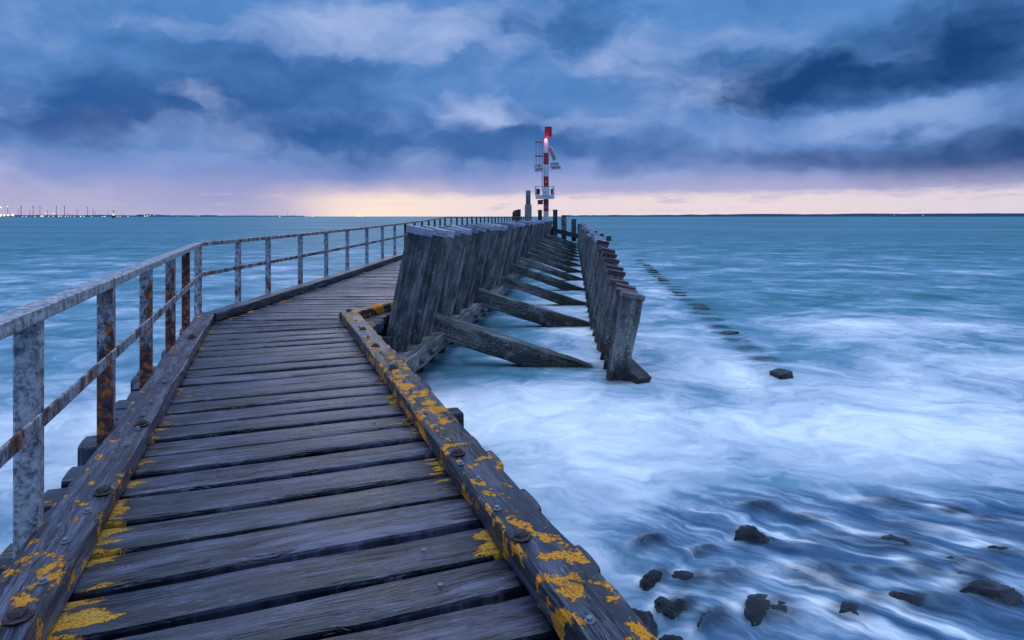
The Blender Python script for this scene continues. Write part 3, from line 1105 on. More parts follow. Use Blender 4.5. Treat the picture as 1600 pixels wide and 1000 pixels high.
# steel mooring pile
D = 57.5
x = (825.3 - CX) / F * D
root = empty("steel_pile", (x, D, 0))
m = MB()
lathe(m, [(.31, -.5), (.31, CZ + 18 / F * D), (.22, CZ + 18.2 / F * D)], (x, D, 0), 20)
m.build("sleeve", M_STEEL, root)
m = MB()
lathe(m, [(.215, CZ + 18.2 / F * D - .1), (.215, CZ + 40 / F * D), (.19, CZ + 40.3 / F * D)], (x, D, 0), 20)
m.build("tube", M_STEEL, root)
m = MB()
box(m, (x + .02, D - .315, CZ + 13.5 / F * D), (.26, .02, .26))
m.build("plate", M_PANEL, root)
tag(root, "tall blue-grey stepped steel pile standing left of the beacon", "pile")
# dark timber block
D = 57.2
x = (807.3 - CX) / F * D
m = MB()
V = [(-.36, -.3, -.3), (.36, -.3, -.3), (.37, -.3, .66), (.1, -.3, .63), (-.28, -.3, .52), (-.37, -.3, .35), (-.40, -.3, .02)]
zb = CZ - .02
fr = [(x + a, D + b, zb + c) for a, b, c in V]
bk = [(x + a, D + .35, zb + c) for a, b, c in V]
n_ = len(V)
m.add(fr + bk, [tuple(range(n_)), tuple(range(2 * n_ - 1, n_ - 1, -1))] + [((i + 1) % n_, i, n_ + i, n_ + (i + 1) % n_) for i in range(n_)])
beam(m, (x, D + .02, .9), (x, D + .02, zb - .3), .4, .4, up=(0, 1, 0), n=3)
tag(m.build("timber_fender", M_DARKWOOD, origin=(x, D, 1)), "dark weathered timber block with sloping top above the far railing", "fender")

# ------------------------------------------------------------------ beacon
BD = 60.0
bx = (853.3 - CX) / F * BD
Z = lambda py: CZ + (HY - py) / F * BD
Xp = lambda px: (px - CX) / F * BD
bea = empty("beacon_tower", (bx, BD, 1.2))
tag(bea, "slim red and white banded light beacon with a can topmark at the pier end", "beacon")
R = .243
m = MB()
bands = [(344.5, 330.3, 1), (330.3, 312.0, 2), (312.0, 293.8, 1), (293.8, 275.8, 0), (275.8, 257.4, 1), (257.4, 239.0, 2), (239.0, 221.5, 1)]
for a, b, mi in bands:
    z0 = Z(a) if a < 344 else .2
    lathe(m, [(R, z0), (R, Z(b))], (bx, BD, 0), 28, mi=mi, cap=False)
lathe(m, [(R, Z(221.5)), (R * .5, Z(220.8))], (bx, BD, 0), 28, mi=1, cap=True)
lathe(m, [(R + .004, Z(293.2)), (R + .004, Z(292.2))], (bx, BD, 0), 28, mi=1, cap=False)
m.build("banded_pole", [M_RED, M_WHITE, M_RUSTRED], bea)
m = MB()
lathe(m, [(.33, Z(213.8)), (.342, Z(213.6)), (.342, Z(198.6)), (.33, Z(198.3))], (bx + .2, BD, 0), 24, smooth=False)
m.build("topmark", M_RED, bea)
m = MB()
tube(m, (bx + .2, BD, Z(221)), (bx + .2, BD, Z(213.6)), .03)
m.build("stem", M_STEEL, bea)
m = MB()
lathe(m, [(.10, Z(221)), (.12, Z(220.2)), (.13, Z(218.6)), (.10, Z(217.2)), (.03, Z(216.6))], (bx - .02, BD - .04, 0), 16)
lamp = m.build("lamp", emit_mat("lit_red_lamp", (1.0, .20, .22), 7), bea)
lt = bpy.data.lights.new("lamp_glow", 'POINT')
lt.energy = 25
lt.color = (1, .12, .15)
lt.shadow_soft_size = .15
lo_ = bpy.data.objects.new("lamp_glow", lt)
COL.objects.link(lo_)
lo_.parent = bea
lo_.location = Vector((bx - .05, BD - .45, Z(218.7))) - bea.location
# ladder with cage
lad = MB()
for px in (837.6, 842.4, 847.3):
    tube(lad, (Xp(px), BD + (.0 if px < 840 else -.3 if px < 845 else .0), Z(268 if px < 845 else 300)), (Xp(px), BD + (.0 if px < 840 else -.3 if px < 845 else 0), Z(222)), .022)
tube(lad, (Xp(847.3), BD + .25, Z(300)), (Xp(847.3), BD + .25, Z(222)), .022)
py = 226.0
while py < 299:
    tube(lad, (Xp(847.3), BD, Z(py)), (Xp(847.3), BD + .25, Z(py)), .012, 6)
    py += 5
for py in (228, 254, 277.5):
    tube(lad, (Xp(847.3), BD, Z(py)), (bx - R * .8, BD, Z(py)), .02, 6)
lad.build("ladder", M_STEEL, bea)
for py in (222, 244, 263):
    m = MB()
    c = Vector((Xp(842.2), BD, Z(py)))
    pts = [c + Vector((.36 * math.cos(a), .32 * math.sin(a) - .0, 0)) for a in np.linspace(0, 2 * math.pi, 17)]
    for a, b in zip(pts[:-1], pts[1:]):
        tube(m, a, b, .035, 6)
    m.build("cage_hoop", M_STEEL, bea)


def panel(cx, cy, cz, w, h, rx_, ry, rz, name="solar_panel"):
    M = Matrix.Rotation(rz, 3, 'Z') @ Matrix.Rotation(ry, 3, 'Y') @ Matrix.Rotation(rx_, 3, 'X')
    m = MB()
    box(m, (cx, cy, cz), (w, h, .04), M)
    o = m.build(name, M_PANEL, bea)
    f = MB()
    for s in (-1, 1):
        box(f, Vector((cx, cy, cz)) + M @ Vector((0, s * h * .5, 0)), (w * 1.02, .03, .06), M)
        box(f, Vector((cx, cy, cz)) + M @ Vector((s * w * .5, 0, 0)), (.03, h * 1.06, .062), M)
    fr = f.build("panel_frame", M_WHITE)
    fr.parent = o
    fr.location = (0, 0, 0)
    return o


r_ = math.radians
panel(Xp(841.2), BD - .25, Z(260.2), .84, .42, r_(62), r_(-5), r_(6))
panel(Xp(841.6), BD - .35, Z(265.8), .78, .34, r_(70), r_(-4), r_(6))
panel(Xp(866.2), BD - .25, Z(257.4), .88, .42, r_(62), r_(-4), r_(-6))
panel(Xp(868.4), BD - .35, Z(262.8), .90, .32, r_(70), r_(-3), r_(-6))
panel(Xp(862.8), BD - .15, Z(240.5), .40, 1.36, r_(80), r_(-27), r_(-25))
m = MB()
tube(m, (bx, BD, Z(261.5)), (Xp(876), BD - .1, Z(263.3)), .03)
tube(m, (bx, BD, Z(261.5)), (Xp(834), BD - .1, Z(264)), .03)
tube(m, (bx, BD, Z(237)), (Xp(863), BD, Z(239)), .03)
m.build("panel_arm", M_WHITE, bea)
# platform with cabinet
m = MB()
box(m, (Xp(851.3), BD, (Z(310.8) + Z(304.8)) / 2), (1.72, 1.1, Z(304.8) - Z(310.6)))
m.build("platform", M_WHITE, bea)
m = MB()
for px in (836.9, 864.9):
    for yy in (-.5, .5):
        box(m, (Xp(px), BD + yy, (Z(291) + Z(305)) / 2), (.11, .09, Z(291) - Z(305)))
    for py in (291.3, 298):
        box(m, (Xp(px), BD, Z(py)), (.06, 1.0, .06))
for py in (291.4,):
    box(m, (Xp(850.9), BD + .5, Z(py)), (1.6, .06, .06))
m.build("guard_rail", M_WHITE, bea)
m = MB()
box(m, (Xp(852.6), BD - .42, (Z(306) + Z(293.5)) / 2), (.66, .34, Z(293.5) - Z(306)))
cab = m.build("cabinet", M_WHITE, bea)
m = MB()
box(m, (Xp(851), BD - .60, Z(301)), (.08, .03, .12))
m.build("latch", M_STEEL, cab).location = (0, 0, 0)
for px, w in ((840.6, .36), (862.2, .17)):
    m = MB()
    box(m, (Xp(px), BD + .1, (Z(295) + Z(304)) / 2), (w, .3, Z(295) - Z(304)))
    m.build("battery_box", M_RUSTBOLT, bea)
m = MB()
box(m, (Xp(844.0), BD - .3, Z(316)), (.50, .06, .42), Matrix.Rotation(r_(-4), 3, 'Y'))
tube(m, (Xp(846), BD - .3, Z(313)), (bx, BD - .1, Z(313)), .04)
m.build("sign_board", M_RED, bea)
for py, rr, mt in ((323.4, .15, M_BLUE), (284.2, .07, M_WHITE)):
    m = MB()
    lathe(m, [(rr, 0), (rr, .02)], seg=20, smooth=False)
    o = m.build("round_sign", mt, bea)
    o.rotation_euler = (r_(90), 0, 0)
    o.location = Vector((bx - .04, BD - R - .005, Z(py))) - bea.location
# foot slab of the beacon on the pier head
m = MB()
box(m, (bx, BD, .75), (1.3, 1.3, 1.1))
m.build("plinth", M_DARKWOOD, bea)

# ------------------------------------------------------------------ old stumps in the water on the right
st_pts = [(3.86, 9.2), (4.08, 10.35), (4.13, 11.15), (4.18, 11.9), (4.25, 12.7)]
D = 13.4
while D < 34:
    st_pts.append((4.25 + .118 * (D - 12.7) + random.uniform(-.11, .11), D))
    D += random.uniform(.62, 1.15)
for k, (x, D) in enumerate(st_pts):
    m = MB()
    zt_ = .07 if k == 0 else random.uniform(-.05, -.015) if k % 4 else .0
    beam(m, (x, D, -.5), (x, D, zt_), random.uniform(.26, .40), random.uniform(.22, .34), up=(0, 1, 0), bev=.06, n=6, jit=.05)
    o = m.build("worn_stump", M_STRUT, origin=(x, D, 0))
    o.rotation_euler = (random.uniform(-.10, .10), random.uniform(-.12, .12), random.uniform(-.4, .4))
    tag(o, "worn stump awash in foam, " + ("the nearest and clearest of the sunken line" if k == 0 else nth(k + 1) + " from the near end of the sunken line"), "stump", "stumps of the sunken pile line")

# ------------------------------------------------------------------ rocks
M_ROCK, N = new_mat("wet_rock")
tc = N.n('ShaderNodeTexCoord').outputs['Object']
nz = N.noise(tc, 5.0, 8, .65)
nf = N.noise(tc, 30.0, 6, .7)
cc = N.ramp(nz, [(.38, (.008, .012, .020)), (.52, (.028, .036, .050)), (.66, (.11, .13, .16))])
finish(N, cc, N.m('ADD', .12, N.m('MULTIPLY', nf, .35)), bump(N, N.m('ADD', nz, N.m('MULTIPLY', nf, .6)), 1.0, .07), .5)

ROCKS = [  # px, py (base), width px, height/width, sink, label
    (1195, 793, 62, .48, .12, "dark boulder farthest out among the rocks, alone in pale foam"),
    (1192, 866, 62, .85, .12, "pointed grey boulder with water pouring down its right side"),
    (1022, 845, 52, .62, .30, "pale rounded boulder half lost in foam, farthest left of the wash"),
    (1106, 872, 46, .65, .25, "small rounded boulder veiled by water between two taller rocks"),
    (1035, 902, 52, .6, .30, "low veiled boulder left of the small rounded one"),
    (1420, 872, 92, .34, .12, "broad black flat-topped boulder standing clear of the water"),
    (1582, 886, 62, .34, .10, "black boulder cut by the right edge of the photo"),
    (1528, 912, 78, .28, .12, "long flat wet black boulder below the one at the edge"),
    (1456, 917, 60, .24, .22, "flat dark boulder barely awash beside the long flat one"),
    (1535, 940, 66, .20, .25, "low dark slab just under the long flat boulder"),
    (1562, 985, 96, .55, .10, "big rough black boulder in the lower right corner"),
    (998, 962, 62, .75, .12, "pale angular boulder beside the kerb with foam around it"),
    (958, 948, 40, .6, .18, "small blue boulder tucked against the kerb"),
    (1068, 955, 56, .55, .22, "rounded boulder right of the pale angular one"),
    (1296, 946, 110, .25, .35, "wide submerged boulder humping the flow in mid wash"),
    (1500, 792, 48, .36, .18, "small dark boulder near the top right of the wash"),
    (1556, 812, 50, .3, .35, "drowned boulder right of the small dark one"),
    (1122, 985, 60, .4, .22, "brownish cobble at the bottom edge of the photo, left one"),
    (1052, 1001, 46, .5, .12, "round pale cobble at the bottom edge beside the kerb"),
    (1215, 1000, 90, .32, .15, "grey wet slab at the bottom edge below the wash"),
    (1330, 960, 60, .3, .2, "dull brown cobble in the lower wash"),
    (1340, 1005, 70, .35, .15, "dark cobble at the bottom edge, right of the grey slab"),
    (1470, 1004, 100, .35, .15, "wide black rock at the bottom edge near the corner"),
    (1390, 880, 110, .2, .45, "drowned slab left of the broad black boulder"),
    (1320, 866, 90, .25, .45, "drowned boulder under the middle of the wash"),
    (1270, 815, 70, .3, .45, "drowned boulder right of the farthest boulder"),
    (1450, 840, 90, .3, .45, "drowned boulder above the broad black one"),
    (1400, 790, 90, .3, .5, "drowned boulder under the top of the wash"),
    (1150, 930, 80, .3, .4, "drowned boulder in front of the pointed one"),
]
rr_ = random.Random(5)
for k in range(10):
    ROCKS.append((rr_.uniform(1010, 1600), rr_.uniform(915, 1005), rr_.uniform(26, 60), rr_.uniform(.3, .5), rr_.uniform(.14, .34), "small dark stone awash in the lower right corner of the wash"))
rocks = []


def rock_mesh(seed, r, hw):
    bm = bmesh.new()
    bmesh.ops.create_icosphere(bm, subdivisions=4, radius=1.0)
    rn = random.Random(seed)
    planes = [(Vector((rn.uniform(-1, 1), rn.uniform(-1, 1), rn.uniform(-.3, 1))).normalized(), rn.uniform(.56, .9)) for _ in range(11)]
    from mathutils import noise as mn
    for v in bm.verts:
        p = v.co.copy()
        for nn, dd in planes:
            k = p.dot(nn)
            if k > dd:
                p -= nn * (k - dd) * .95
        o = Vector((seed * 3.1, seed * 1.7, 0))
        p *= 1 + .16 * mn.noise(p * 1.7 + o) + .10 * mn.noise(p * 4.5 + o) + .07 * mn.noise(p * 11 + o)
        p *= 1.1
        v.co = Vector((p.x * r, p.y * r * .85, p.z * r * hw * 1.35))
    me = bpy.data.meshes.new("boulder")
    bm.to_mesh(me)
    bm.free()
    me.materials.append(M_ROCK)
    me.polygons.foreach_set('use_smooth', [True] * len(me.polygons))
    return me


def base_z(x, y):                                     # the shore rises gently to the near right
    return .22 * float(sstep(5.2, 3.2, y)) * float(sstep(.4, 1.6, x))


for k, (px, py, wpx, hw, sink, lab) in enumerate(ROCKS):
    z = .12
    D = (CZ - z) * F / (py - HY)
    r = wpx / F * D / 2
    x, y = (px - CX) / F * D, D + r * .6
    z = base_z(x, y)
    o = bpy.data.objects.new("boulder", rock_mesh(k + 1, r * 1.12, hw))
    COL.objects.link(o)
    o.location = (x, y, z + r * hw * (.16 - 2.6 * sink))
    o.rotation_euler = (0, 0, random.uniform(-.5, .5))
    tag(o, lab, "boulder", "boulders in the wash")
    rocks.append((x, y, r, hw, sink))


# ------------------------------------------------------------------ sea
def build_sea():
    th = np.concatenate([np.linspace(-math.pi, -.86, 60, endpoint=False), np.linspace(-.86, .86, 560), np.linspace(.86, math.pi, 60)[1:]])
    rr = [1.2]
    while rr[-1] < 9000:
        rr.append(rr[-1] * (1.0085 if rr[-1] < 34 else 1.014 if rr[-1] < 80 else 1.05))
    rr = np.array(rr)
    T, Rr = np.meshgrid(th, rr)
    X, Y = Rr * np.sin(T), Rr * np.cos(T)
    # still, silky long-exposure swell
    fade = 1 / (1 + Rr / 60)
    z = .035 * fbm(X * .35, Y * .6, 3, 1) * fade + .10 * fbm(X * .05, Y * .12, 2, 4) * fade * (Rr > 0)
    # wash over the rocks
    edge = 5.75 - .5 * np.exp(-((X - .8) / .6) ** 2) + .35 * fbm(X * 1.1, Y * .3, 3, 21)
    wash = sstep(0, .8, edge - Y) * sstep(.45, 1.0, X + .12 * (Y - 4)) * (X > 0)
    fx, fy = .62, -.785                                # direction the wash runs
    s, t = X * fx + Y * fy, -X * fy + Y * fx
    hump = np.zeros_like(X)
    veil = np.zeros_like(X)
    for (x, y, r, hw, sink) in rocks:
        dx, dy = X - x - .08 * r, Y - y + .06 * r
        ds, dt = dx * fx + dy * fy, -dx * fy + dy * fx
        k = np.where(ds > 0, 1.75, 1.15)
        g = np.exp(-((ds / (k * r)) ** 2 + (dt / (1.3 * r)) ** 2))
        amp = r * hw * (.72 + .9 * min(sink, .5))
        hump = np.maximum(hump, amp * g)
        g2 = np.exp(-(((X - x) / (1.0 * r)) ** 4 + ((Y - y) / (.9 * r)) ** 4))
        veil = np.maximum(veil, (.66 if sink < .4 else .45) * g2)
    rip = .15 * np.maximum(fbm(s * 1.1 + 3, t * .9, 3, 33) + .08, 0) + .022 * fbm(s * 2.0, t * 5, 3, 35)
    rise = .22 * sstep(5.2, 3.2, Y) * sstep(.4, 1.6, X)
    z = z + wash * (rise + hump * .85 + rip) + .05 * wash
    z = z - .04
    for i, (x, y) in enumerate(st_pts):
        veil = np.maximum(veil, (.66 if i % 2 else .5) * np.exp(-((X - x) / .24) ** 4 - ((Y - y - .02) / .26) ** 4) * (.45 if i == 0 else 1.1))
    for (p0, p1) in strut_lines:
        dd = np.array([p1[0] - p0[0], p1[1] - p0[1]])
        L2 = (dd ** 2).sum()
        tt = ((X - p0[0]) * dd[0] + (Y - p0[1]) * dd[1]) / L2
        per = np.abs(-(X - p0[0]) * dd[1] + (Y - p0[1]) * dd[0]) / math.sqrt(L2)
        veil = np.maximum(veil, .75 * np.exp(-(per / .27) ** 4) * sstep(.5, .6, tt) * (1 - sstep(.86, 1.12, tt)))
    for D in row_D[:16]:
        veil = np.maximum(veil, .7 * np.exp(-((X - row_x(D) - .02) / .24) ** 4 - ((Y - D + .13) / .20) ** 4))
    # foam weights (where the surf has churned the water white)
    def g(x, y, sx, sy, w):
        return w * np.exp(-((X - x) / sx) ** 2 - ((Y - y) / sy) ** 2)
    foam = g(3.5, 6.9, 9.5, 1.4, .58) + g(.3, 8.0, 1.9, 1.1, .38) + g(.6, 4.8, .9, 1.2, .26) + g(1.2, 4.3, .5, .9, .2)
    sx_ = 4.18 + .118 * (Y - 11.9)
    foam = foam + .45 * (.5 + 2.0 * fbm(X * .9, Y * .7, 3, 77)) * np.exp(-((X - sx_ + .6) / .5) ** 2) * sstep(8, 9.5, Y) * (1 - sstep(17, 32, Y)) + .22 * np.exp(-((X - sx_ + 1.1) / 1.1) ** 2) * sstep(8, 10, Y) * (1 - sstep(16, 26, Y))
    foam = foam + g(6.7, 13.4, 2.0, 1.6, .42) + g(9.3, 14.0, 2.6, 1.5, .3) + g(7.0, 9.3, 3.2, 1.3, .36) + g(10, 11, 3, 2, .3)
    foam = foam + g(.4, 10.3, 1.1, .7, .5) + g(1.0, 12.6, .7, 1.2, .35) + g(1.2, 16, .8, 3, .3) + g(2.2, 24, .9, 8, .25)
    foam = foam - g(-.6, 10.2, .7, .8, .35) - g(-.2, 13.6, .7, .8, .3) - g(6.5, 17, 4, 3.5, .18) - g(.2, 9.3, .5, .5, .25)
    rowx = np.where(Y < 13.2, 1.47 + .066 * (Y - 9.1), 1.74 + .096 * (Y - 13.2))
    foam = foam + .4 * np.exp(-((X - rowx - .5) / .5) ** 2) * sstep(12, 16, Y) * (1 - sstep(50, 66, Y)) + .25 * np.exp(-((X - rowx - 1.2) / 1.0) ** 2) * sstep(22, 35, Y) * (1 - sstep(55, 66, Y))
    foam = foam + (.11 * (1 - sstep(5, 16, Rr)) + .05 * (1 - sstep(20, 60, Rr))) * (1 - sstep(-2.6, -1.2, X))
    foam = foam + .24 * (1 - sstep(14, 70, Rr))
    for D in row_D[:24]:                               # halo of broken water round each timber and boulder
        foam = foam + .30 * np.exp(-((X - row_x(D)) / .34) ** 2 - ((Y - D + .25) / .26) ** 2)
    for (x, y, r, hw, sink) in rocks:
        foam = foam + (.9 if sink < .3 else .4) * np.exp(-((X - x + fx * r * 1.0) / (.75 * r)) ** 2 - ((Y - y + fy * r * 1.0) / (.6 * r)) ** 2)
    foam = np.clip(foam, -.2, 1.2)
    crest = sstep(.02, .12, hump) * .0
    nr, nt = X.shape
    V = np.stack([X, Y, z], -1).reshape(-1, 3)
    idx = np.arange(nr * nt).reshape(nr, nt)
    q = np.stack([idx[:-1, :-1], idx[:-1, 1:], idx[1:, 1:], idx[1:, :-1]], -1).reshape(-1, 4)
    me = bpy.data.meshes.new("sea")
    me.vertices.add(len(V))
    me.vertices.foreach_set('co', V.astype(np.float32).ravel())
    me.loops.add(q.size)
    me.loops.foreach_set('vertex_index', q.ravel().astype(np.int32))
    me.polygons.add(len(q))
    me.polygons.foreach_set('loop_start', np.arange(0, q.size, 4, dtype=np.int32))
    me.polygons.foreach_set('loop_total', np.full(len(q), 4, dtype=np.int32))
    me.update(calc_edges=True)
    me.validate()
    me.polygons.foreach_set('use_smooth', np.ones(len(q), dtype=bool))
    for nm, arr in (('foam', foam), ('wash', wash), ('veil', veil)):
        a = me.attributes.new(nm, 'FLOAT', 'POINT')
        a.data.foreach_set('value', arr.astype(np.float32).ravel())
    fl = np.stack([s, t + hump * 2.2 + .25 * fbm(X * .9, Y * .9, 3, 50), hump], -1)
    a = me.attributes.new('flow', 'FLOAT_VECTOR', 'POINT')
    a.data.foreach_set('vector', fl.astype(np.float32).ravel())
    ob = bpy.data.objects.new("sea", me)
    COL.objects.link(ob)
    tag(ob, kind="structure")
    m, N = new_mat("silky_sea")
    pos = N.n('ShaderNodeNewGeometry').outputs['Position']
    px, py, pz = N.sep(pos)
    foam_a, wash_a = N.attr('foam'), N.attr('wash')
    flow = N.attr('flow', 'Vector')
    fs, ft, fh = N.sep(flow)
    # drifting foam veils
    wv = N.v('SUBTRACT', N.noise(N.v('MULTIPLY', pos, (.45, .45, 0)), 1.0, 4, .55, color=True), (.5, .5, .5))
    wv2 = N.v('SUBTRACT', N.noise(N.v('MULTIPLY', pos, (1.6, 1.6, 0)), 1.0, 3, .5, color=True), (.5, .5, .5))
    pw = N.v('ADD', N.v('ADD', pos, N.v('MULTIPLY', wv, (2.6, 2.6, 0))), N.v('MULTIPLY', wv2, (.45, .45, 0)))
    n1 = N.noise(N.v('MULTIPLY', pw, (.34, .46, 0)), 1.0, 5, .58)
    n2 = N.noise(N.v('MULTIPLY', pw, (1.25, 1.7, 0)), 1.0, 7, .64)
    n3 = N.noise(N.v('MULTIPLY', pw, (.05, .16, 0)), 1.0, 5, .6)
    k = N.m('ADD', N.m('ADD', N.m('MULTIPLY', N.m('SUBTRACT', n1, .5), 1.75), N.m('MULTIPLY', N.m('SUBTRACT', n2, .5), 1.25)), foam_a)
    k = N.m('ADD', k, N.m('MULTIPLY', N.m('SUBTRACT', n3, .5), .5))
    k = N.m('ADD', k, N.m('MULTIPLY', N.m('SUBTRACT', N.noise(N.v('MULTIPLY', pw, (3.0, 5.5, 0)), 1.0, 5, .6), .5), .45))
    # threads of the wash
    fw = N.m('ADD', ft, N.m('MULTIPLY', N.m('SUBTRACT', N.noise(N.v('MULTIPLY', pos, (1.7, 1.7, 0)), 1.0, 3), .5), .55))
    thr = N.noise(N.xyz(N.m('MULTIPLY', fs, .85), N.m('MULTIPLY', fw, 3.6), 0.0), 1.0, 6, .6)
    thr2 = N.noise(N.xyz(N.m('MULTIPLY', fs, 2.2), N.m('MULTIPLY', fw, 12), 3.0), 1.0, 3, .6)
    th_ = N.m('ADD', N.m('ADD', N.m('MULTIPLY', N.m('SUBTRACT', thr, .5), 2.9), N.m('MULTIPLY', N.m('SUBTRACT', thr2, .5), .9)), .07)
    th_ = N.m('ADD', th_, N.m('MULTIPLY', N.m('SUBTRACT', N.noise(N.v('MULTIPLY', pos, (.9, 1.2, 0)), 1.0, 3), .5), .7))
    thk = N.m('ADD', th_, N.m('MULTIPLY', foam_a, .42))
    kk = N.n('ShaderNodeMix', data_type='FLOAT')
    N.put(kk.inputs[0], wash_a)
    N.put(kk.inputs[2], k)
    N.put(kk.inputs[3], thk)
    kk = kk.outputs[0]
    open_c = N.ramp(N.mr(kk, -.40, 1.22, smooth=False), [
        (.05, (.034, .130, .165)), (.27, (.068, .195, .255)), (.44, (.16, .295, .40)), (.60, (.42, .50, .59)), (.92, (.90, .91, .90))])
    wash_c = N.ramp(N.mr(kk, -.45, 1.05, smooth=False), [
        (.06, (.016, .05, .105)), (.32, (.048, .115, .205)), (.48, (.12, .21, .32)), (.64, (.34, .43, .53)), (.86, (.88, .89, .89))])
    c = N.mix(wash_a, open_c, wash_c)
    # deeper teal far out
    dist = N.v('LENGTH', pos)
    far = N.mr(dist, 20.0, 140.0)
    fn = N.noise(N.v('MULTIPLY', pos, (.012, .05, 0)), 1.0, 6, .65)
    farc = N.ramp(fn, [(.34, (.038, .135, .175)), (.5, (.072, .190, .250)), (.68, (.13, .265, .335))])
    c = N.mix(N.m('MULTIPLY', far, .85), c, farc)
    hh = N.m('ADD', N.m('MULTIPLY', n2, .5), N.m('MULTIPLY', N.m('MULTIPLY', thr, wash_a), .8))
    b = finish(N, c, N.m('ADD', .55, N.m('MULTIPLY', wash_a, -.25)), bump(N, hh, .14, .05), N.m('ADD', .07, N.m('MULTIPLY', wash_a, .12)))
    tr = N.n('ShaderNodeBsdfTransparent')
    ms = N.n('ShaderNodeMixShader')
    N.put(ms.inputs[0], N.m('MULTIPLY', N.attr('veil'), N.mr(n2, .3, .6, 1.2, .75), clamp=True))
    N.t.links.new(b.outputs[0], ms.inputs[1])
    N.t.links.new(tr.outputs[0], ms.inputs[2])
    N.t.links.new(ms.outputs[0], N.t.nodes['Material Output'].inputs[0])
    me.materials.append(m)


build_sea()
bed = MB()
bed.add([(-400, -400, -1.4), (400, -400, -1.4), (400, 400, -1.4), (-400, 400, -1.4)], [(0, 1, 2, 3)])
M_BED, N = new_mat("seabed")
finish(N, (.05, .13, .2, 1), .9, None, .1)
tag(bed.build("seabed", M_BED), kind="structure")

# ------------------------------------------------------------------ far shores
M_FARLAND, N = new_mat("far_shore")
finish(N, (.11, .17, .29, 1), .9, None, .1)
M_FARDARK, N = new_mat("far_silhouette")
finish(N, (.09, .12, .20, 1), .9, None, .1)


def shore(px0, px1, D, hfun, step, name, label):
    m = MB()
    V, Fc = [], []
    px = px0
    while px <= px1 + .01:
        x = (px - CX) / F * D
        h = hfun(px)
        V += [(x, D, -1), (x, D, h), (x, D + 120, h), (x, D + 120, -1)]
        px += step
    n = len(V) // 4
    for i in range(n - 1):
        a, b = i * 4, (i + 1) * 4
        Fc += [(a, b, b + 1, a + 1), (a + 1, b + 1, b + 2, a + 2), (a + 2, b + 2, b + 3, a + 3)]
    Fc += [(0, 1, 2, 3), (b, b + 3, b + 2, b + 1)]
    m.add(V, Fc)
    o = m.build(name, M_FARLAND)
    tag(o, kind="structure")
    return o


shore(880, 1900, 5000, lambda p: 6 + 8 * float(sstep(900, 1200, p)) + 7 * float(sstep(1100, 1600, p)) + 5 * float(vnoise(p * .05, 0, 3)) + 3 * float(vnoise(p * .9, 0, 4)), .8, "shore", "")
shore(-300, 330, 5000, lambda p: 5 + 9 * float(vnoise(p * .12, 0, 6)) + 8 * math.exp(-((p - 228) / 10) ** 2), .8, "shore", "")
shore(330, 470, 6500, lambda p: 7 + 4 * float(vnoise(p * .2, 0, 8)), 1, "shore", "")

for px, top, w, red in [(12, 322.5, .9, 1), (29, 326, .6, 0), (33, 321.5, 1.2, 0), (47, 328, .7, 0), (51.8, 322, .9, 1), (62.5, 322, .8, 0), (74, 329, .7, 0), (88, 322, .9, 0), (100.8, 322, 1.0, 0),
                        (106, 333, .8, 0), (120.5, 327, .7, 0), (136.8, 323.5, .8, 0), (145.5, 327, .8, 0), (149, 330, .5, 0), (168.5, 328.5, .5, 0), (449.5, 329.5, .5, 0)]:
    D = 4900.0
    x = (px - CX) / F * D
    h = (HY - top) / F * D + CZ
    root = empty("mast", (x, D, 0))
    m = MB()
    r = w * .45 / F * D
    lathe(m, [(r, 0), (r * .7, h * .9)], (x, D, 0), 8)
    m.build("tower", paint_mat("mast_paint", (.30, .10, .12) if red else (.10, .12, .22), .7, .1), root)
    m = MB()
    lathe(m, [(r * 1.5, h * .9), (r * 1.7, h * .97), (r * .8, h)], (x, D, 0), 8)
    m.build("head", M_FARDARK, root)
    tag(root, "thin hazy mast on the far harbour shore, " + ("alone between the dusk glow and the harbour" if px > 400 else nth([12, 29, 33, 47, 51.8, 62.5, 74, 88, 100.8, 106, 120.5, 136.8, 145.5, 149, 168.5].index(px) + 1) + " from the left"), "mast", "masts along the far harbour")

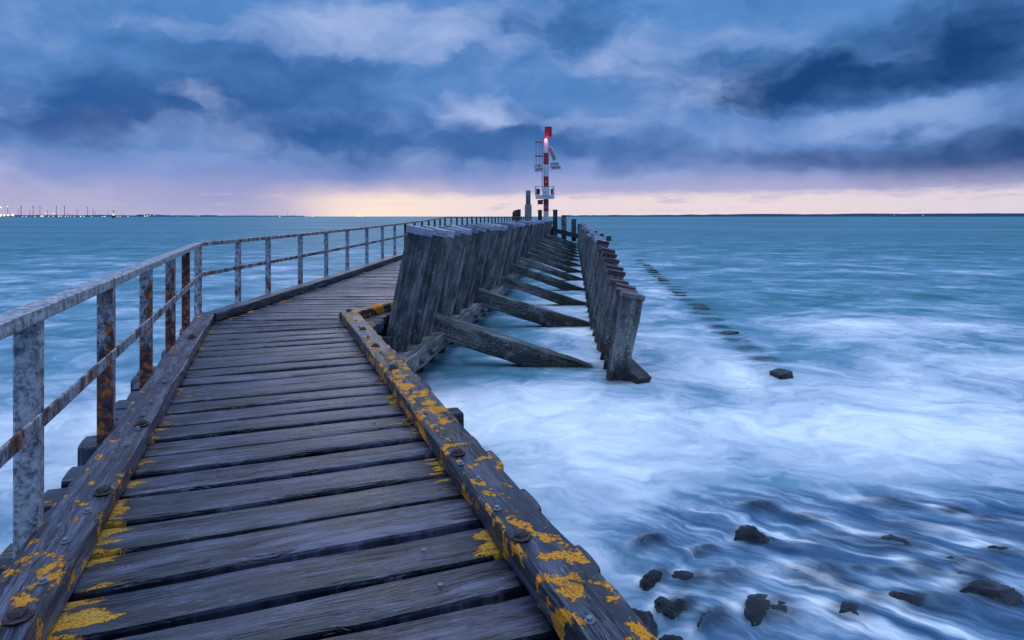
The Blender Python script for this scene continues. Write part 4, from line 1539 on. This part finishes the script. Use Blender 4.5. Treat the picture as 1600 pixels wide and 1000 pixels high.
M_WARM = emit_mat("warm_harbour_light", (1.0, .80, .48), 1.6)
M_COOL = emit_mat("cool_harbour_light", (.95, 1.0, .85), 1.2)
M_GREEN = emit_mat("green_harbour_light", (.6, 1.0, .55), 2.0)
lights = [(1, 336.5, 2.4, 'w'), (6.5, 336.5, 2.0, 'w'), (12.5, 336.3, 2.0, 'w'), (20, 336, 2.4, 'w'), (12, 322.7, 1.3, 'c'), (1, 324, 1.4, 'g'), (35, 338, .8, 'w'), (41, 338, 1.0, 'w'), (55, 338, .9, 'c'),
          (64, 338, 1.5, 'c'), (67, 338, 1.6, 'c'), (71.3, 333.6, 1.2, 'w'), (76, 338, .8, 'w'), (83, 338, 1.1, 'c'), (83.5, 333.5, 1.2, 'w'), (92, 338, 1.3, 'w'), (96, 338, .9, 'w'), (102, 338, .8, 'c'),
          (106, 338, .8, 'c'), (110, 338, .8, 'c'), (116, 338, .8, 'c'), (126, 338.4, 1.2, 'g'), (131, 338.2, .9, 'w'), (143, 338, .7, 'c'), (160, 338.3, 1.1, 'w'), (164, 338.3, 1.1, 'g'), (184, 338, .9, 'w'),
          (188, 338, .7, 'w'), (200, 338, .9, 'w'), (226, 337.6, 1.1, 'w'), (230, 337.4, 1.1, 'w'), (234, 336.5, .8, 'w'), (241, 335.6, .7, 'w'), (279, 338.5, .7, 'c'), (310, 338.3, .6, 'c'),
          (437, 338, 1.0, 'w'), (488, 338, 1.0, 'w'), (560, 337.6, 1.7, 'w'), (566, 337.8, 1.2, 'w'), (596, 337.8, .8, 'w'), (900, 337, .6, 'w'), (922, 336.6, .5, 'w'),
          (1397, 336.3, .5, 'w'), (1442, 336.3, .65, 'w')]
lmesh = {}
for k, (px, py, r, kind) in enumerate(lights):
    D = 4800.0
    rad = .78 * r / F * D
    x, z = (px - CX) / F * D, CZ + (HY - py) / F * D
    m = MB()
    lathe(m, [(rad * .3, -rad * .95), (rad * .8, -rad * .6), (rad, 0), (rad * .8, rad * .6), (rad * .3, rad * .95)], (x, D, z), 10)
    o = m.build("harbour_lamp", {'w': M_WARM, 'c': M_COOL, 'g': M_GREEN}[kind], origin=(x, D, z))
    side = ("left" if px < 700 else "right")
    idx = sum(1 for a in lights if (a[0] < 700) == (px < 700) and a[0] < px) + 1
    tag(o, {'w': "warm yellow", 'c': "pale white", 'g': "greenish"}[kind] + " light on the far shore " + ("before the pier, " if px < 700 else "beyond the pier, ") + nth(idx) + " from the left", "light", "lights along the far shore")

# buoy
D = 560.0
x = (177.3 - CX) / F * D
b = empty("buoy", (x, D, 0))
m = MB()
lathe(m, [(1.2, -.5), (1.9, -.1), (1.95, .35), (1.5, .7)], (x, D, 0), 18)
m.build("float", M_YELLOW, b)
m = MB()
lathe(m, [(1.15, .7), (1.1, 2.4), (.6, 3.2)], (x, D, 0), 14)
m.build("body", M_BLACK, b)
m = MB()
lathe(m, [(.75, 3.2), (.7, 4.1), (.3, 4.6)], (x, D, 0), 12)
m.build("lantern", emit_mat("buoy_lantern", (1, .95, .8), 1.3), b)
m = MB()
tube(m, (x, D, 4.5), (x, D, 7.2), .14)
lathe(m, [(.1, 6.0), (.5, 6.4), (.5, 7.0), (.1, 7.4)], (x, D, 0), 8)
m.build("topmark", M_FARDARK, b)
tag(b, "small yellow and black lit navigation buoy floating off the harbour shore", "buoy")
